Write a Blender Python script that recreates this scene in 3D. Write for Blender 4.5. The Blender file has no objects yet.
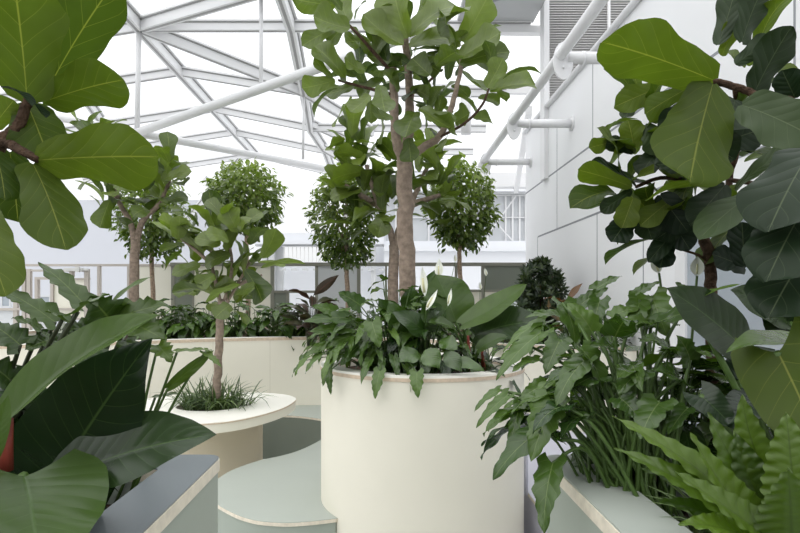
import bpy, bmesh, math, random
import numpy as np
from mathutils import Vector
SC = bpy.context.scene
COL = SC.collection
PI = math.pi
F, CX, HY, EYE = 560.0, 384.0, 298.0, 1.6
rng = random.Random(11)

def W(px, py, d):
    return np.array([(px-CX)/F*d, d, EYE+(HY-py)/F*d])
def onz(px, py, z):
    return W(px, py, (EYE-z)*F/(py-HY))
def nrm(v):
    v = np.asarray(v, float); n = np.linalg.norm(v)
    return v/n if n > 1e-9 else np.array([0, 0, 1.0])
CAMP = np.array([0, 0, EYE])

# ---------------------------------------------------------------- materials
def mat(name, rgb, rough=.5, spec=.5, metal=0.0, noise=0.0, nscale=8, bump=0.0, bscale=60):
    m = bpy.data.materials.new(name); m.use_nodes = True
    nt = m.node_tree; b = nt.nodes['Principled BSDF']
    b.inputs['Base Color'].default_value = (*rgb, 1); b.inputs['Roughness'].default_value = rough
    b.inputs['Specular IOR Level'].default_value = spec; b.inputs['Metallic'].default_value = metal
    tc = nt.nodes.new('ShaderNodeTexCoord')
    if noise:
        n = nt.nodes.new('ShaderNodeTexNoise'); n.inputs['Scale'].default_value = nscale; n.inputs['Detail'].default_value = 5
        nt.links.new(tc.outputs['Object'], n.inputs['Vector'])
        r = nt.nodes.new('ShaderNodeValToRGB')
        r.color_ramp.elements[0].position = .3; r.color_ramp.elements[1].position = .7
        r.color_ramp.elements[0].color = (*[c*(1-noise) for c in rgb], 1)
        r.color_ramp.elements[1].color = (*[min(1, c*(1+noise)) for c in rgb], 1)
        nt.links.new(n.outputs['Fac'], r.inputs['Fac']); nt.links.new(r.outputs['Color'], b.inputs['Base Color'])
    if bump:
        n = nt.nodes.new('ShaderNodeTexNoise'); n.inputs['Scale'].default_value = bscale; n.inputs['Detail'].default_value = 6
        nt.links.new(tc.outputs['Object'], n.inputs['Vector'])
        bp = nt.nodes.new('ShaderNodeBump'); bp.inputs['Strength'].default_value = bump; bp.inputs['Distance'].default_value = .02
        nt.links.new(n.outputs['Fac'], bp.inputs['Height']); nt.links.new(bp.outputs['Normal'], b.inputs['Normal'])
    return m

def leaf_mat(name, dark, light, vein, nveins=8, slope=.22, vw=.06, rough=.4, trans=.35, veinamt=.6, bump=.35, tr_tint=(1.3, 1.5, .5), mw=.055, spec=.5):
    m = bpy.data.materials.new(name); m.use_nodes = True
    nt = m.node_tree; N = nt.nodes; L = nt.links
    b = N['Principled BSDF']; out = N['Material Output']
    def math_(op, a, c=None, d=None):
        n = N.new('ShaderNodeMath'); n.operation = op
        for i, x in enumerate((a, c, d)):
            if x is None: continue
            if isinstance(x, (int, float)): n.inputs[i].default_value = x
            else: L.new(x, n.inputs[i])
        return n.outputs[0]
    at = N.new('ShaderNodeAttribute'); at.attribute_name = 'tint'
    uv = N.new('ShaderNodeUVMap'); uv.uv_map = 'uv'
    sp = N.new('ShaderNodeSeparateXYZ'); L.new(uv.outputs['UV'], sp.inputs[0])
    u = sp.outputs['X']; v = math_('ABSOLUTE', math_('MULTIPLY_ADD', sp.outputs['Y'], 2.0, -1.0))
    t = math_('FRACT', math_('MULTIPLY', math_('SUBTRACT', u, math_('MULTIPLY', v, slope)), nveins))
    dist = math_('ABSOLUTE', math_('SUBTRACT', t, .5))          # 0 on a side vein
    sv = math_('SUBTRACT', 1.0, math_('SMOOTH_MIN', math_('DIVIDE', dist, vw), 1.0, .3))
    sv = math_('MAXIMUM', sv, 0.0)
    sv = math_('MULTIPLY', sv, math_('SUBTRACT', 1.0, math_('MULTIPLY', v, .7)))
    mid = math_('MAXIMUM', math_('SUBTRACT', 1.0, math_('DIVIDE', v, mw)), 0.0)
    vm = math_('MINIMUM', math_('ADD', math_('MULTIPLY', sv, .7), math_('MULTIPLY', mid, 1.4)), 1.0)
    mix = N.new('ShaderNodeMix'); mix.data_type = 'RGBA'
    mix.inputs['A'].default_value = (*dark, 1); mix.inputs['B'].default_value = (*light, 1)
    L.new(at.outputs['Fac'], mix.inputs['Factor'])
    tc = N.new('ShaderNodeTexCoord'); nz = N.new('ShaderNodeTexNoise'); nz.inputs['Scale'].default_value = 14
    L.new(tc.outputs['Object'], nz.inputs['Vector'])
    hs = N.new('ShaderNodeHueSaturation'); L.new(mix.outputs['Result'], hs.inputs['Color'])
    L.new(math_('MULTIPLY_ADD', nz.outputs['Fac'], .5, .75), hs.inputs['Value'])
    mv = N.new('ShaderNodeMix'); mv.data_type = 'RGBA'; mv.inputs['B'].default_value = (*vein, 1)
    L.new(hs.outputs['Color'], mv.inputs['A']); L.new(math_('MULTIPLY', vm, veinamt), mv.inputs['Factor'])
    L.new(mv.outputs['Result'], b.inputs['Base Color'])
    b.inputs['Roughness'].default_value = rough; b.inputs['Specular IOR Level'].default_value = spec
    bp = N.new('ShaderNodeBump'); bp.inputs['Strength'].default_value = bump; bp.inputs['Distance'].default_value = .01
    bulge = math_('SUBTRACT', math_('MULTIPLY', math_('SINE', math_('MULTIPLY', math_('MINIMUM', math_('MULTIPLY', dist, 2.0), 1.0), PI/2)), .6), math_('MULTIPLY', mid, .5))
    L.new(bulge, bp.inputs['Height']); L.new(bp.outputs['Normal'], b.inputs['Normal'])
    tr = N.new('ShaderNodeBsdfTranslucent')
    tm = N.new('ShaderNodeMix'); tm.data_type = 'RGBA'; tm.blend_type = 'MULTIPLY'; tm.inputs['Factor'].default_value = 1
    tm.inputs['B'].default_value = (*tr_tint, 1); L.new(mv.outputs['Result'], tm.inputs['A']); L.new(tm.outputs['Result'], tr.inputs['Color'])
    ms = N.new('ShaderNodeMixShader'); ms.inputs[0].default_value = trans
    L.new(b.outputs[0], ms.inputs[1]); L.new(tr.outputs[0], ms.inputs[2]); L.new(ms.outputs[0], out.inputs['Surface'])
    return m

M = {}
M['cream'] = mat('cream_laminate', (.80, .765, .655), .55, .3, noise=.02, nscale=3)
M['cream_top'] = mat('cream_top', (.86, .84, .77), .45, .35)
M['beige'] = mat('beige_laminate', (.68, .60, .46), .6, .3, noise=.02, nscale=3)
M['ply'] = mat('plywood_edge', (.62, .50, .38), .6, .3, noise=.12, nscale=40)
M['ply_pale'] = mat('pale_plywood_edge', (.76, .69, .57), .6, .3, noise=.1, nscale=40)
M['sage'] = mat('sage_laminate', (.335, .375, .325), .5, .35, noise=.02, nscale=3)
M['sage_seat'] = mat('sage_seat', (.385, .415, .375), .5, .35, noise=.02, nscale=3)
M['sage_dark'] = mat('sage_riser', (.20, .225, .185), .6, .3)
M['sage_reflecting'] = mat('sage_laminate_dark_reflection', (.155, .175, .19), .38, .5, noise=.03, nscale=3)  # same sage laminate, its dark grazing reflection put into the base colour
M['lilac'] = mat('pale_lilac_laminate', (.50, .50, .57), .5, .3)
M['soil'] = mat('soil', (.045, .030, .021), 1, .1, noise=.7, nscale=50, bump=1, bscale=60)
M['floor'] = mat('pale_vinyl', (.66, .66, .66), .5, .3, noise=.02)
M['wall'] = mat('white_panel', (.84, .845, .86), .45, .35, noise=.01, nscale=2)
M['facade'] = mat('white_facade', (.82, .835, .87), .7, .3)
M['facade_lilac'] = mat('lilac_white_wall', (.60, .615, .66), .7, .3)
M['facade_grey'] = mat('grey_facade', (.60, .61, .62), .7, .3)
M['groove'] = mat('panel_joint', (.30, .31, .33), .8, .2)
M['joint_cream'] = mat('laminate_joint', (.62, .58, .48), .8, .2)
M['joint_sage'] = mat('sage_joint', (.22, .25, .21), .8, .2)
M['steel'] = mat('white_painted_steel', (.78, .78, .79), .4, .4)
M['gasket'] = mat('grey_gasket', (.36, .36, .36), .7, .3)
M['soffit'] = mat('grey_soffit', (.46, .47, .48), .7, .3)
M['louvre'] = mat('grey_louvre', (.84, .83, .82), .5, .4)
M['louvre_gap'] = mat('louvre_backing', (.66, .65, .64), .8, .2)
M['olive'] = mat('olive_frame', (.24, .24, .20), .6, .3)
M['olive_panel'] = mat('olive_panel', (.19, .21, .175), .6, .3)
M['taupe'] = mat('taupe_frame', (.47, .43, .39), .6, .3)
M['cream_panel'] = mat('cream_panel', (.78, .76, .66), .6, .3)
M['grey_panel'] = mat('pale_grey_panel', (.60, .62, .64), .6, .3)
M['blueglass'] = mat('blue_grey_glass', (.36, .40, .44), .1, .6)
M['bark'] = mat('fig_bark', (.27, .21, .165), .9, .2, noise=.28, nscale=28, bump=.6, bscale=60)
M['bark_dark'] = mat('dark_bark', (.075, .045, .028), .85, .2, noise=.4, nscale=60, bump=.8, bscale=90)
M['bark_pale'] = mat('pale_bark', (.36, .27, .20), .9, .2, noise=.35, nscale=40, bump=.5, bscale=60)
M['stem'] = mat('green_stem', (.060, .11, .022), .45, .4, noise=.2, nscale=30)
M['stem_dark'] = mat('dark_stem', (.035, .045, .018), .5, .4, noise=.2, nscale=30)
M['stem_red'] = mat('red_sheath', (.20, .035, .022), .5, .4, noise=.3, nscale=30)
M['white_flower'] = mat('white_spathe', (.86, .88, .80), .5, .3)
M['spadix'] = mat('cream_spadix', (.70, .68, .42), .7, .2, bump=.5, bscale=300)
M['metal'] = mat('grey_metal', (.16, .16, .17), .4, .5)
M['metal_pale'] = mat('pale_metal', (.60, .60, .58), .3, .5)
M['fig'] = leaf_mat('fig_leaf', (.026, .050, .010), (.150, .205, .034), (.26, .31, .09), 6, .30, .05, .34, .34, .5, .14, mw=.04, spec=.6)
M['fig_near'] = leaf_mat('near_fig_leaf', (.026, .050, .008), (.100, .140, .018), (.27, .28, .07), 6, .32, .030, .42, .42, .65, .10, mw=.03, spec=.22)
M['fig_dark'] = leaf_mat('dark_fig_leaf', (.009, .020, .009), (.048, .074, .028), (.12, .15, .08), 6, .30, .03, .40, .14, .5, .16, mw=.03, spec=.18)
M['phil'] = leaf_mat('philodendron_leaf', (.008, .020, .009), (.066, .115, .022), (.075, .13, .04), 10, .20, .04, .27, .16, .5, .08, mw=.035, spec=.38)
M['xan'] = leaf_mat('lobed_leaf', (.015, .042, .009), (.088, .155, .026), (.19, .25, .09), 5, .25, .04, .27, .22, .5, .16, mw=.05, spec=.5)
M['split'] = leaf_mat('split_leaf', (.016, .038, .008), (.095, .15, .024), (.14, .19, .06), 5, .25, .04, .30, .22, .5, .16, mw=.05, spec=.35)
M['lily'] = leaf_mat('peace_lily_leaf', (.010, .032, .006), (.080, .15, .024), (.06, .12, .03), 9, .35, .06, .27, .22, .4, .16, spec=.75)
M['fern'] = leaf_mat('fern_frond', (.020, .050, .005), (.090, .150, .016), (.02, .035, .008), 16, .08, .04, .36, .32, .35, .12, mw=.06)
M['grass'] = leaf_mat('grass_blade', (.022, .055, .014), (.15, .21, .08), (.06, .11, .03), 1, 0, .02, .36, .2, .3, 0, spec=.8)
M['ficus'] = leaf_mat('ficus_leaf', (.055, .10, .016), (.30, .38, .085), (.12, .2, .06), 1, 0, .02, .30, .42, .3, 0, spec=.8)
M['shrub'] = leaf_mat('shrub_leaf', (.014, .030, .012), (.065, .09, .035), (.08, .12, .05), 1, 0, .02, .36, .2, .3, 0)
M['croton'] = leaf_mat('bronze_leaf', (.040, .013, .012), (.045, .065, .024), (.20, .05, .04), 7, .3, .06, .35, .15, .5, .15, (1.2, .9, .6))
M['rust'] = leaf_mat('rust_leaf', (.14, .045, .012), (.08, .11, .024), (.25, .12, .05), 7, .3, .06, .35, .2, .5, .15)

def glass_mat():
    m = bpy.data.materials.new('roof_glass'); m.use_nodes = True; nt = m.node_tree
    for n in list(nt.nodes):
        if n.type == 'BSDF_PRINCIPLED': nt.nodes.remove(n)
    t = nt.nodes.new('ShaderNodeBsdfTransparent'); t.inputs[0].default_value = (.97, .975, .98, 1)
    g = nt.nodes.new('ShaderNodeBsdfGlossy'); g.inputs['Roughness'].default_value = .05
    mx = nt.nodes.new('ShaderNodeMixShader'); mx.inputs[0].default_value = .05
    nt.links.new(t.outputs[0], mx.inputs[1]); nt.links.new(g.outputs[0], mx.inputs[2])
    nt.links.new(mx.outputs[0], nt.nodes['Material Output'].inputs['Surface'])
    return m
M['glass'] = glass_mat()

# ---------------------------------------------------------------- mesh builder
class MB:
    def __init__(s):
        s.v = []; s.f = []; s.uv = []; s.t = []; s.mi = []; s.n = 0; s.sm = []
    def add(s, V, Fc, uv=None, tint=.5, mi=0, smooth=True):
        V = np.asarray(V, float).reshape(-1, 3); k = len(V)
        s.v.append(V); off = s.n
        s.f += [tuple(int(i)+off for i in f) for f in Fc]
        s.uv.append(np.zeros((k, 2)) if uv is None else uv); s.t.append(np.full(k, tint))
        s.mi += [mi]*len(Fc); s.sm += [smooth]*len(Fc); s.n += k
        return s
    def build(s, name, mats, parent=None, origin=None):
        V = np.concatenate(s.v) if s.v else np.zeros((0, 3))
        me = bpy.data.meshes.new(name)
        o0 = np.zeros(3)
        if parent is not None: o0 = np.array(root_loc(parent))
        elif origin is not None: o0 = np.asarray(origin, float)
        V = V-o0
        me.from_pydata(V.tolist(), [], s.f)
        if not isinstance(mats, (list, tuple)): mats = [mats]
        for m in mats: me.materials.append(m)
        me.polygons.foreach_set('material_index', s.mi); me.polygons.foreach_set('use_smooth', s.sm)
        li = np.zeros(len(me.loops), int); me.loops.foreach_get('vertex_index', li)
        uvl = me.uv_layers.new(name='uv'); UV = np.concatenate(s.uv)
        uvl.data.foreach_set('uv', UV[li].ravel())
        a = me.attributes.new('tint', 'FLOAT', 'POINT'); a.data.foreach_set('value', np.concatenate(s.t))
        me.update()
        o = bpy.data.objects.new(name, me); COL.objects.link(o)
        if parent is not None: o.parent = parent
        else: o.location = o0
        return o
def root_loc(o):
    l = Vector((0, 0, 0))
    while o is not None: l = l+o.location; o = o.parent
    return l
def tag(o, label=None, cat=None, group=None, kind=None):
    if label: o['label'] = label
    if cat: o['category'] = cat
    if group: o['group'] = group
    if kind: o['kind'] = kind
    return o
def thing(name, loc, label, cat, group=None):
    o = bpy.data.objects.new(name, None); COL.objects.link(o); o.location = [float(x) for x in loc]
    o.empty_display_size = .1
    return tag(o, label, cat, group)
def struct(name, loc=(0, 0, 0)):
    o = bpy.data.objects.new(name, None); COL.objects.link(o); o.location = [float(x) for x in loc]
    return tag(o, kind='structure')

def box(mb, a, b, mi=0):
    x0, y0, z0 = np.minimum(a, b); x1, y1, z1 = np.maximum(a, b)
    V = [(x0,y0,z0),(x1,y0,z0),(x1,y1,z0),(x0,y1,z0),(x0,y0,z1),(x1,y0,z1),(x1,y1,z1),(x0,y1,z1)]
    mb.add(V, [(0,3,2,1),(4,5,6,7),(0,1,5,4),(1,2,6,5),(2,3,7,6),(3,0,4,7)], mi=mi, smooth=False)
def bar(mb, a, b, w, h, mi=0, dz=0):
    a = np.asarray(a, float); b = np.asarray(b, float); d = nrm(b-a)
    up = np.array([0, 0, 1.0]) if abs(d[2]) < .95 else np.array([0, 1.0, 0])
    s = nrm(np.cross(d, up)); n = np.cross(s, d)
    a = a+n*dz; b = b+n*dz
    V = [p+s*sx*w/2+n*sn*h/2 for p in (a, b) for sx, sn in ((-1,-1),(1,-1),(1,1),(-1,1))]
    mb.add(V, [(0,1,2,3),(7,6,5,4),(0,4,5,1),(1,5,6,2),(2,6,7,3),(3,7,4,0)], mi=mi, smooth=False)
def catmull(P, n=6, closed=False):
    P = [np.asarray(p, float) for p in P]; out = []; m = len(P)
    if m < 3 and not closed:
        return [P[0]+(P[-1]-P[0])*i/n for i in range(n+1)]
    for i in range(m if closed else m-1):
        g = lambda k: P[k % m] if closed else P[min(max(k, 0), m-1)]
        p0, p1, p2, p3 = g(i-1), g(i), g(i+1), g(i+2)
        for j in range(n):
            t = j/n
            out.append(.5*((2*p1)+(-p0+p2)*t+(2*p0-5*p1+4*p2-p3)*t*t+(-p0+3*p1-3*p2+p3)*t**3))
    if not closed: out.append(P[-1])
    return out
def tube(mb, pts, r0, r1=None, n=8, mi=0, tint=.5, smooth=0, cap=True):
    if smooth: pts = catmull(pts, smooth)
    P = np.array([np.asarray(p, float) for p in pts]); k = len(P)
    if r1 is None: r1 = r0
    R = np.linspace(r0, r1, k)
    T = np.gradient(P, axis=0)
    ref = np.array([.13, .31, .94]) if abs(nrm(T[0])[2]) < .9 else np.array([1.0, .1, 0])
    V = []; s = nrm(np.cross(nrm(T[0]), ref))
    for i in range(k):
        t = nrm(T[i]); s = nrm(s-t*np.dot(s, t)); b = np.cross(t, s)
        for j in range(n):
            a = 2*PI*j/n; V.append(P[i]+R[i]*(math.cos(a)*s+math.sin(a)*b))
    Fc = [(i*n+j, i*n+(j+1) % n, (i+1)*n+(j+1) % n, (i+1)*n+j) for i in range(k-1) for j in range(n)]
    if cap: Fc += [tuple(range(n))[::-1], tuple((k-1)*n+j for j in range(n))]
    mb.add(V, Fc, tint=tint, mi=mi)
def trunk(mb, pts, r0, r1, n=10, sm=6, knob=.08):
    P = catmull(pts, sm); k = len(P); Rr = np.linspace(r0, r1, k)
    P = [p+np.array([rng.gauss(0, 1), rng.gauss(0, 1), 0])*Rr[i]*knob for i, p in enumerate(P)]
    tube(mb, P, r0, r1, n)
def prism(mb, loop, z0, z1, mi=0, mi_top=None, hole=None):
    """closed plan loop -> slab with side walls and (optionally holed) top and bottom"""
    L = [np.array([p[0], p[1]]) for p in loop]
    bm = bmesh.new()
    rings = [L]+([[np.array([p[0], p[1]]) for p in hole]] if hole is not None else [])
    ed = []
    for r in rings:
        vs = [bm.verts.new((p[0], p[1], z1)) for p in r]
        ed += [bm.edges.new((vs[i], vs[(i+1) % len(vs)])) for i in range(len(vs))]
    bmesh.ops.triangle_fill(bm, use_beauty=True, edges=ed, normal=(0, 0, 1))
    bm.verts.index_update()
    V = [tuple(v.co) for v in bm.verts]; T = [[v.index for v in f.verts] for f in bm.faces]
    bm.free()
    mb.add(V, T, mi=mi if mi_top is None else mi_top, smooth=False)
    mb.add([(x, y, z0) for x, y, z in V], [t[::-1] for t in T], mi=mi, smooth=False)
    for r in rings:
        n = len(r)
        mb.add([(p[0], p[1], z0) for p in r]+[(p[0], p[1], z1) for p in r], [(i, (i+1) % n, n+(i+1) % n, n+i) for i in range(n)], mi=mi)
def offset(loop, d):
    """inset a closed loop by d (positive = inwards)"""
    L = [np.array([p[0], p[1]]) for p in loop]; n = len(L)
    area = sum(L[i][0]*L[(i+1) % n][1]-L[(i+1) % n][0]*L[i][1] for i in range(n)); sg = 1 if area > 0 else -1
    out = []
    for i in range(n):
        e1 = nrm(np.append(L[i]-L[i-1], 0))[:2]; e2 = nrm(np.append(L[(i+1) % n]-L[i], 0))[:2]
        n1 = np.array([-e1[1], e1[0]])*sg; n2 = np.array([-e2[1], e2[0]])*sg
        m = nrm(np.append(n1+n2, 0))[:2]; c = max(.4, float(np.dot(m, n1)))
        out.append(L[i]+m*d/c)
    return out
def rrect(x0, y0, x1, y1, r, k=6):
    out = []
    for cx, cy, a0 in ((x1-r, y0+r, -PI/2), (x1-r, y1-r, 0), (x0+r, y1-r, PI/2), (x0+r, y0+r, PI)):
        out += [np.array([cx+r*math.cos(a0+PI/2*j/k), cy+r*math.sin(a0+PI/2*j/k)]) for j in range(k+1)]
    return out
def circle(cx, cy, r, n=64, ry=None):
    return [np.array([cx+r*math.cos(2*PI*i/n), cy+(ry or r)*math.sin(2*PI*i/n)]) for i in range(n)]

# ---------------------------------------------------------------- leaves
PROF = {
 'fig':  ([0, .04, .12, .25, .38, .5, .64, .78, .88, .95, 1], [.10, .34, .50, .56, .60, .72, .92, 1, .86, .55, .0]),
 'figw': ([0, .03, .10, .2, .32, .45, .58, .7, .82, .91, .97, 1], [.10, .46, .62, .70, .74, .84, .96, 1, .90, .66, .36, .06]),
 'split': ([0, .06, .2, .35, .55, .75, .9, 1], [.6, .95, 1, .92, .76, .52, .24, 0]),
 'phil': ([0, .06, .16, .28, .45, .62, .78, .9, .97, 1], [.55, .84, .97, 1, .92, .75, .5, .24, .07, 0]),
 'long': ([0, .06, .18, .35, .55, .72, .86, .95, 1], [.35, .62, .86, 1, .97, .8, .5, .2, 0]),
 'heart': ([0, .08, .2, .35, .55, .75, .9, 1], [.7, .95, 1, .96, .8, .52, .22, 0]),
 'lance': ([0, .08, .25, .42, .6, .78, .92, 1], [.05, .42, .88, 1, .88, .55, .16, 0]),
 'lobed': ([0, .06, .2, .35, .55, .75, .9, 1], [.6, .95, 1, .92, .76, .52, .24, 0]),
 'strap': ([0, .1, .25, .45, .65, .82, .93, 1], [.4, .7, .95, 1, .78, .48, .22, 0]),
 'oval': ([0, .15, .45, .75, 1], [.1, .75, 1, .7, 0]),
 'grass': ([0, .5, .85, 1], [.8, 1, .6, 0]),
}
LOBE = {'phil': .16, 'heart': .26, 'lobed': .16, 'split': .2, 'long': .07, 'figw': .03}
def leaf(mb, B, T, N, hw, kind='fig', arc=.08, fold=.12, wave=.12, tint=.5, nu=10, nv=6, ph=None, side=0.0, mi=0, curl=0.0):
    B = np.asarray(B, float); T = np.asarray(T, float); D = T-B; Ln = np.linalg.norm(D); d = D/Ln
    N = np.asarray(N, float); N = N-d*np.dot(N, d)
    if np.linalg.norm(N) < 1e-4: N = np.cross(d, [.3, .7, .2])
    N = nrm(N); S = np.cross(d, N)
    if ph is None: ph = rng.random()*6.28
    u = np.linspace(0, 1, nu+1)[:, None]; v = np.linspace(-1, 1, nv+1)[None, :]
    xs, ys = PROF[kind]; w = np.interp(u[:, 0], xs, ys)[:, None]
    av = np.abs(v)
    if kind in ('lobed', 'split'):
        saw = np.abs(((u*5+.15) % 1)-.5)*2
        w = w*(1-(.24 if kind == 'lobed' else .34)*saw*av**2*np.minimum(1, 4*(1-u)))
    elif kind == 'strap':
        w = w*(1-.11*(.5+.5*np.sin(u*70+ph+.8*np.sign(v)))*av**3)
    elif kind in ('fig', 'figw'):
        w = w*(1+(1 if kind == 'figw' else .35)*(.06*np.sin(u*8.3+ph*1.3+2.1*np.sign(v))+.045*np.sin(u*21+ph+np.sign(v)))*av**2)
    x = v*w*hw
    yy = u-LOBE.get(kind, 0)*av**1.4*(1-u)**4
    z = arc*Ln*4*u*(1-u)+fold*np.abs(x)*1.0
    if wave:
        k = 70 if kind == 'strap' else 13
        z = z+wave*hw*av**2*np.sin(u*k+ph+1.7*np.sign(v))*np.minimum(1, 5*u+.2)
    if curl: z = z-curl*Ln*np.maximum(0, u-.55)**2*2.5
    x = x+side*Ln*4*u*(1-u)
    P = B+d*(yy*Ln)[..., None]+S*x[..., None]+N*z[..., None]
    UV = np.stack([np.broadcast_to(u, z.shape), np.broadcast_to(v*.5+.5, z.shape)], -1).reshape(-1, 2)
    m = nv+1
    Fc = [(i*m+j, i*m+j+1, (i+1)*m+j+1, (i+1)*m+j) for i in range(nu) for j in range(nv)]
    mb.add(P.reshape(-1, 3), Fc, UV, tint, mi)
def pxleaf(mb, bx, by, bd, tx, ty, td, wpx, kind='fig', face=(1, .3, 0), tint=.5, **k):
    """leaf between two image points at given distances; wpx = full width in pixels at its distance"""
    B = W(bx, by, bd); T = W(tx, ty, td); C = (B+T)/2
    N = nrm(CAMP-C)*face[0]+np.array([0, 0, 1.0])*face[1]+np.array([1.0, 0, 0])*face[2]
    leaf(mb, B, T, N, wpx/F*(bd+td)/4, kind, tint=tint, **k)
def rv(s=1.0): return np.array([rng.gauss(0, s), rng.gauss(0, s), rng.gauss(0, s)])

def whorl(mb, tw, P, ax, n, L, hw, spread=1.0, kind='fig', tint=(.2, .9), nu=8, nv=4, droop=.25, back=.3):
    """spiral of leaves around a twig end P with axis ax"""
    ax = nrm(ax); a = nrm(np.cross(ax, [.2, .3, .9])); b = np.cross(ax, a); t0 = rng.random()*6
    for i in range(n):
        t = t0+i*2.4; s = i/max(1, n-1)
        out = math.cos(t)*a+math.sin(t)*b
        d = nrm(out*spread*(1.15-.6*s)+ax*(.25+.9*s)+np.array([0, 0, -droop*(1-s)])+rv(.15))
        B = P-ax*L*back*(1-s)*1.2+out*.01
        l = L*(.7+.5*rng.random())
        N = nrm(ax*.9+np.array([0, 0, .7])+rv(.25))
        b0 = B+d*l*.12
        if tw is not None: tube(tw, [B, b0], L*.012, L*.009, 4, cap=False)
        leaf(mb, b0, b0+d*l, N, hw/L*l*(.85+.3*rng.random()), kind, arc=.06+.08*rng.random(), fold=.1+.25*rng.random(), wave=.08,
             tint=tint[0]+(tint[1]-tint[0])*rng.random(), nu=nu, nv=nv, curl=.15*rng.random())

def rosette(mb, st, c, n, rx, ry, H, L, hw, kind, tint=(.2, .8), az=(0, 2*PI), smin=.15, rst=.005, droop=1.0, nu=8, nv=4, fold=.15, wave=.15, lo=.0, base=.05, up=.0, ok=None):
    c = np.asarray(c, float)
    for i in range(n):
        a = az[0]+(az[1]-az[0])*((i*.618034) % 1)+rng.gauss(0, .1); s = smin+(1-smin)*math.sqrt(rng.random())
        out = np.array([math.cos(a), math.sin(a), 0])
        h = H*(lo+(1-lo)*max(.08, (1-.75*s*s)))*(.75+.35*rng.random())
        E = c+np.array([rx*s*out[0], ry*s*out[1], h])
        if ok is not None and not ok(E+out*L*.6+np.array([0, 0, -L*.5])): continue
        b = c+np.array([out[0]*base*rng.random(), out[1]*base*rng.random(), 0])
        mid = b+(E-b)*.55+np.array([0, 0, H*.14])
        if st is not None: tube(st, [b, mid, E], rst, rst*.6, 5, smooth=4, cap=False)
        d = nrm(out*(.75)+np.array([0, 0, .55-droop*(.35+.9*s)+up])+rv(.15))
        N = nrm(np.array([0, 0, 1.0])+out*.5+rv(.2))
        l = L*(.7+.55*rng.random())
        leaf(mb, E, E+d*l, N, hw/L*l, kind, arc=.06+.06*rng.random(), fold=fold, wave=wave, tint=tint[0]+(tint[1]-tint[0])*rng.random(), nu=nu, nv=nv, curl=.2*rng.random())
def tuft(mb, c, n, L, w, spread=1.0, tint=(0, 1), seg=5, rad=.05):
    c = np.asarray(c, float)
    for i in range(n):
        a = rng.random()*2*PI; o = np.array([math.cos(a), math.sin(a), 0]); l = L*(.5+.6*rng.random())
        b = c+o*rad*math.sqrt(rng.random()); e = .2+.9*rng.random()*spread
        T = b+nrm(o*e+np.array([0, 0, .75-.45*e]))*l
        leaf(mb, b, T, np.array([0, 0, 1.0])+o*.2+rv(.1), w, 'grass', arc=.25*e, fold=.5, wave=0, tint=tint[0]+(tint[1]-tint[0])*rng.random(), nu=seg, nv=2)

# ================================================================ camera, light
cam = bpy.data.cameras.new('camera'); co = bpy.data.objects.new('camera', cam); COL.objects.link(co); SC.camera = co
co.location = (0, 0, EYE); co.rotation_euler = (PI/2, 0, 0)
cam.sensor_width = 36; cam.lens = F/800*36; cam.shift_x = (400-CX)/800; cam.shift_y = (HY-266.5)/800; cam.clip_start = .02
wd = bpy.data.worlds.new('overcast_sky'); SC.world = wd; wd.use_nodes = True
bg = wd.node_tree.nodes['Background']; bg.inputs[0].default_value = (.97, .985, 1, 1); bg.inputs[1].default_value = 1.0
_n = wd.node_tree.nodes; _l = wd.node_tree.links       # overcast dome: brightest overhead
_tc = _n.new('ShaderNodeTexCoord'); _sp = _n.new('ShaderNodeSeparateXYZ'); _mr = _n.new('ShaderNodeMapRange')
_l.new(_tc.outputs['Generated'], _sp.inputs[0]); _l.new(_sp.outputs['Z'], _mr.inputs['Value'])
_mr.inputs['From Min'].default_value = 0; _mr.inputs['From Max'].default_value = 1; _mr.inputs['To Min'].default_value = .95; _mr.inputs['To Max'].default_value = 2.7
_l.new(_mr.outputs['Result'], bg.inputs[1])
sun = bpy.data.lights.new('soft_daylight', 'SUN'); sun.energy = .7; sun.angle = 1.2; sun.color = (1, .97, .91)
so = bpy.data.objects.new('soft_daylight', sun); COL.objects.link(so)
so.rotation_euler = Vector((.55, .45, -.9)).to_track_quat('-Z', 'Y').to_euler()
vs = SC.view_settings; vs.view_transform = 'Standard'; vs.look = 'None'; vs.gamma = 1; vs.exposure = -0.16
SC.cycles.max_bounces = 8; SC.cycles.transparent_max_bounces = 12

# ================================================================ room shell
fl = MB(); box(fl, (-9, -4.6, -.1), (6, 17.2, 0)); tag(fl.build('floor', M['floor']), kind='structure')

w = MB(); box(w, (-9, -4.7, 0), (6, -4.5, 3.6)); tag(w.build('light_blocking_wall', M['facade_grey']), kind='structure')  # unseen wall behind the camera, added to cut front fill light
WX, WY = 2.2, 8.7
wr = struct('wall_right', (WX, 4, 0))
w = MB(); box(w, (WX, -1.2, 0), (WX+.3, WY, 4.16)); w.build('panel', M['wall'], wr)
w = MB()
g = lambda y0, y1, z0, z1: box(w, (WX-.0015, y0, z0), (WX, y1, z1))
for z, ya in ((3.22, WY), (2.475, 8.0)): g(-1.2, ya, z-.011, z+.011)
for y, z0, z1 in ((7.12, 2.48, 3.85), (5.78, 0, 2.475), (5.9, 3.22, 4.16), (4.75, 0, 2.475), (3.0, 2.475, 3.22), (8.02, 0, 2.475), (2.3, 3.22, 4.16)): g(y-.008, y+.008, z0, z1)
w.build('joint', M['groove'], wr)
w = MB(); tube(w, [(WX-.02, -1.2, 4.17), (WX-.02, WY, 4.17)], .035, n=10); w.build('coping', M['steel'], wr)
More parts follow.
